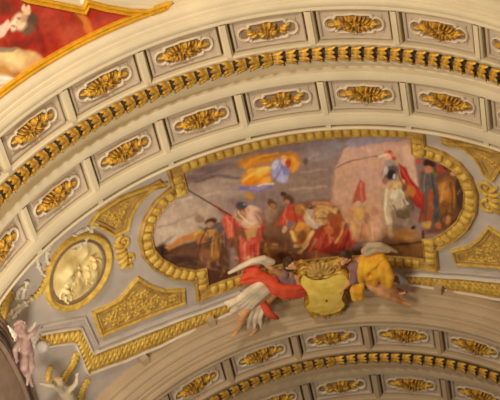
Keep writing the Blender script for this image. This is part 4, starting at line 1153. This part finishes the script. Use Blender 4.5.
putto('stucco_putto', 'rosy winged putto perched at the tip of the lunette, lower left', 20, 327,
      dict(chest=(23, 341, 1.0), pelvis=(27, 354, 1.01), limbs=[[(25, 339, .985, .05), (32, 334, .975, .045), (37, 328, .98, .032)], [(20, 341, .985, .05), (15, 350, .98, .045), (16, 358, .985, .032)],
           [(28, 356, 1.0, .085), (31, 366, .975, .07), (28, 376, .985, .042)], [(24, 357, 1.0, .085), (24, 368, .98, .07), (30, 380, .99, .042)]]),
      'pink', 1.01, [((25, 338, 1.01), (36, 322, 1.02)), ((20, 340, 1.01), (8, 326, 1.0))])
putto('stucco_putto', 'pale stucco putto with a round head beside gilt scrolls, bottom left', 58, 384,
      dict(chest=(66, 394, 1.01), pelvis=(72, 406, 1.02), limbs=[[(62, 391, .99, .05), (52, 386, .98, .045), (42, 384, .99, .032)], [(69, 391, .99, .05), (76, 384, .985, .045), (77, 378, .99, .032)],
           [(70, 408, 1.0, .085), (60, 412, .985, .07), (52, 420, .99, .042)], [(75, 408, 1.0, .085), (80, 416, .985, .07), (78, 428, .99, .042)]]),
      'stucco', 1.02)

# stone ball, gilt scroll leaves and bracket on the lower left field
m_ = MB()
ctr = A(42.5, 347, 1.075)
bm = bmesh.new(); bmesh.ops.create_uvsphere(bm, u_segments=24, v_segments=14, radius=.10)
V = [tuple(v.co + ctr) for v in bm.verts]; bm.verts.index_update(); Fs = [tuple(v.index for v in f.verts) for f in bm.faces]; bm.free()
st_ = thing('ball_finial', 'grey stone ball on a collar beside the stepped gilt band, lower left', 'ornament', ctr)
mesh('ball', V, Fs, 'grey', st_)
m_ = MB(); u, v = uv(42.5, 347); sweep(m_, [(u + .022*math.cos(a), v + .022*math.sin(a)) for a in np.linspace(0, 2*PI, 24, endpoint=False)], [(.004, 0), (.004, .010), (-.004, .014), (-.010, .008)], True); m_.build('collar', 'grey', st_)

def leaf_scroll(label, pts, w, seed):
    p = smooth_curve(uvs(pts), n=6); c = p[len(p)//2]
    t = thing('gilt_leaf_scroll', label, 'ornament', W(c[0], c[1], 0), 'gilt leaf scrolls at the lower left')
    m_ = MB(); N = len(p); rope(m_, p, [w*(.35 + .65*math.sin(PI*(i+.5)/N)) for i in range(N)], .004); m_.build('stem', 'paintgold', t)
    m_ = MB()
    for i in range(2, N-1, 2):
        d = np.array(p[i]) - np.array(p[i-1]); a = math.atan2(d[1], d[0])
        for s in (-1, 1): dome(m_, p[i][0] - math.sin(a)*s*w*.8, p[i][1] + math.cos(a)*s*w*.8, w*1.2, w*.5, w*.8, a + s*.7, h0=.004, point=.6)
    m_.build('leaflet', 'paintgold', t)
leaf_scroll('gilt leaf scroll curving down beside the stepped band', [(75, 352), (73, 362), (67, 372), (62, 380)], .012, 1)
leaf_scroll('small gilt leaf scroll left of the bottom putto', [(50, 366), (47, 374), (48, 382)], .009, 2)
leaf_scroll('gilt leaf scroll at the bottom beside the far arch', [(88, 378), (82, 388), (80, 398), (84, 412)], .010, 3)
leaf_scroll('gilt palm leaf at the left edge under the near arch', [(10, 290), (5, 302), (2, 314), (-2, 330)], .013, 4)
leaf_scroll('gilt tendril on the grey field left of the medallion', [(48, 262), (45, 278), (38, 292), (28, 300)], .008, 5)
# white stucco flourishes between near arch and medallion
for lab, qs in (('white stucco flourish between upper left foliage panel and left medallion', [[(96, 220), (91, 230), (86, 238), (80, 246), (70, 250)], [(98, 223), (88, 228), (78, 232), (70, 240)], [(84, 238), (85, 250), (80, 260), (84, 268)]]),
                ('white stucco flourish on the left rim of the left medallion', [[(50, 236), (42, 244), (37, 254), (38, 266), (44, 276)], [(58, 234), (50, 244), (46, 256), (50, 270)], [(38, 258), (30, 262), (24, 270)]]),
                ('small upright stucco flame on the grey field at far left', [[(27, 280), (24, 288), (21, 298)], [(22, 286), (17, 292), (16, 300)]]),
                ('stucco sprig lying above the rosy putto', [[(34, 297), (24, 303), (14, 309), (4, 318)], [(28, 303), (18, 310), (12, 318)]])):
    m_ = MB()
    for q in qs:
        p = smooth_curve(uvs(q), n=6); N = len(p); rope(m_, p, [.007*(.35+.65*math.sin(PI*(i+.5)/N)) for i in range(N)], .003)
        for i in range(2, N-2, 4): dome(m_, p[i][0], p[i][1], .014, .006, .010, rng.uniform(0, 6.28), h0=.003, point=.5)
    o = m_.build('stucco_flourish', 'white'); tag(o, lab, 'ornament', 'white stucco flourishes at the left')

# ================================================================== REST OF THE NAVE (below the picture)
mesh('floor', [(-S*1.25, -6, 0), (S*1.25, -6, 0), (S*1.25, S*4.6, 0), (-S*1.25, S*4.6, 0)], [(0, 1, 2, 3)], 'floor', struct=True, smooth=False)

# ================================================================== LIGHT
w = bpy.data.worlds.new('nave'); sc.world = w; w.use_nodes = True
bg = w.node_tree.nodes['Background']; bg.inputs['Color'].default_value = (1.0, .87, .73, 1); bg.inputs['Strength'].default_value = 0.11
def area_light(name, loc, target, size, power, color):
    l = bpy.data.lights.new(name, 'AREA'); l.shape = 'DISK'; l.size = size; l.energy = power; l.color = color
    o = bpy.data.objects.new(name, l); COL.objects.link(o); o.location = loc
    o.rotation_euler = (Vector(target) - Vector(loc)).to_track_quat('-Z', 'Y').to_euler(); return o
area_light('nave_chandelier', (-2.7, 6.4, ZC - .4), (-2.8, S*2.8, ZC+S), 1.4, 490, (1.0, .92, .79))  # key light added at left to brighten the near side, no known fixture
area_light('lunette_daylight', (-3.5, 16.2, ZC - 1.6), (-3.4, 17.4, ZC+S), 1.2, 150, (1.0, .92, .79))
area_light('floor_lamp', (-4.0, 9.5, ZC - 6.0), (-1.8, S*3.4, ZC+S), 2.0, 420, (1.0, .82, .60))  # added fill light that lifts the bay from below, no real lamp there

# ================================================================== CAMERA
cam = bpy.data.cameras.new('camera'); cam.sensor_fit = 'HORIZONTAL'; cam.sensor_width = 36; cam.lens = 36*F; cam.clip_end = 300
co = bpy.data.objects.new('camera', cam); COL.objects.link(co)
mw = Matrix((Vector(rt), Vector(up), Vector(-fw))).transposed().to_4x4(); mw.translation = Vector((CX*S, 0, EYE)); co.matrix_world = mw
cam.dof.use_dof = True; cam.dof.focus_distance = 17.5; cam.dof.aperture_fstop = 3.0
sc.camera = co
sc.view_settings.view_transform = 'Standard'; sc.view_settings.look = 'None'
sc.view_settings.gamma = 1; sc.view_settings.use_curve_mapping = False; sc.view_settings.exposure = 0.0
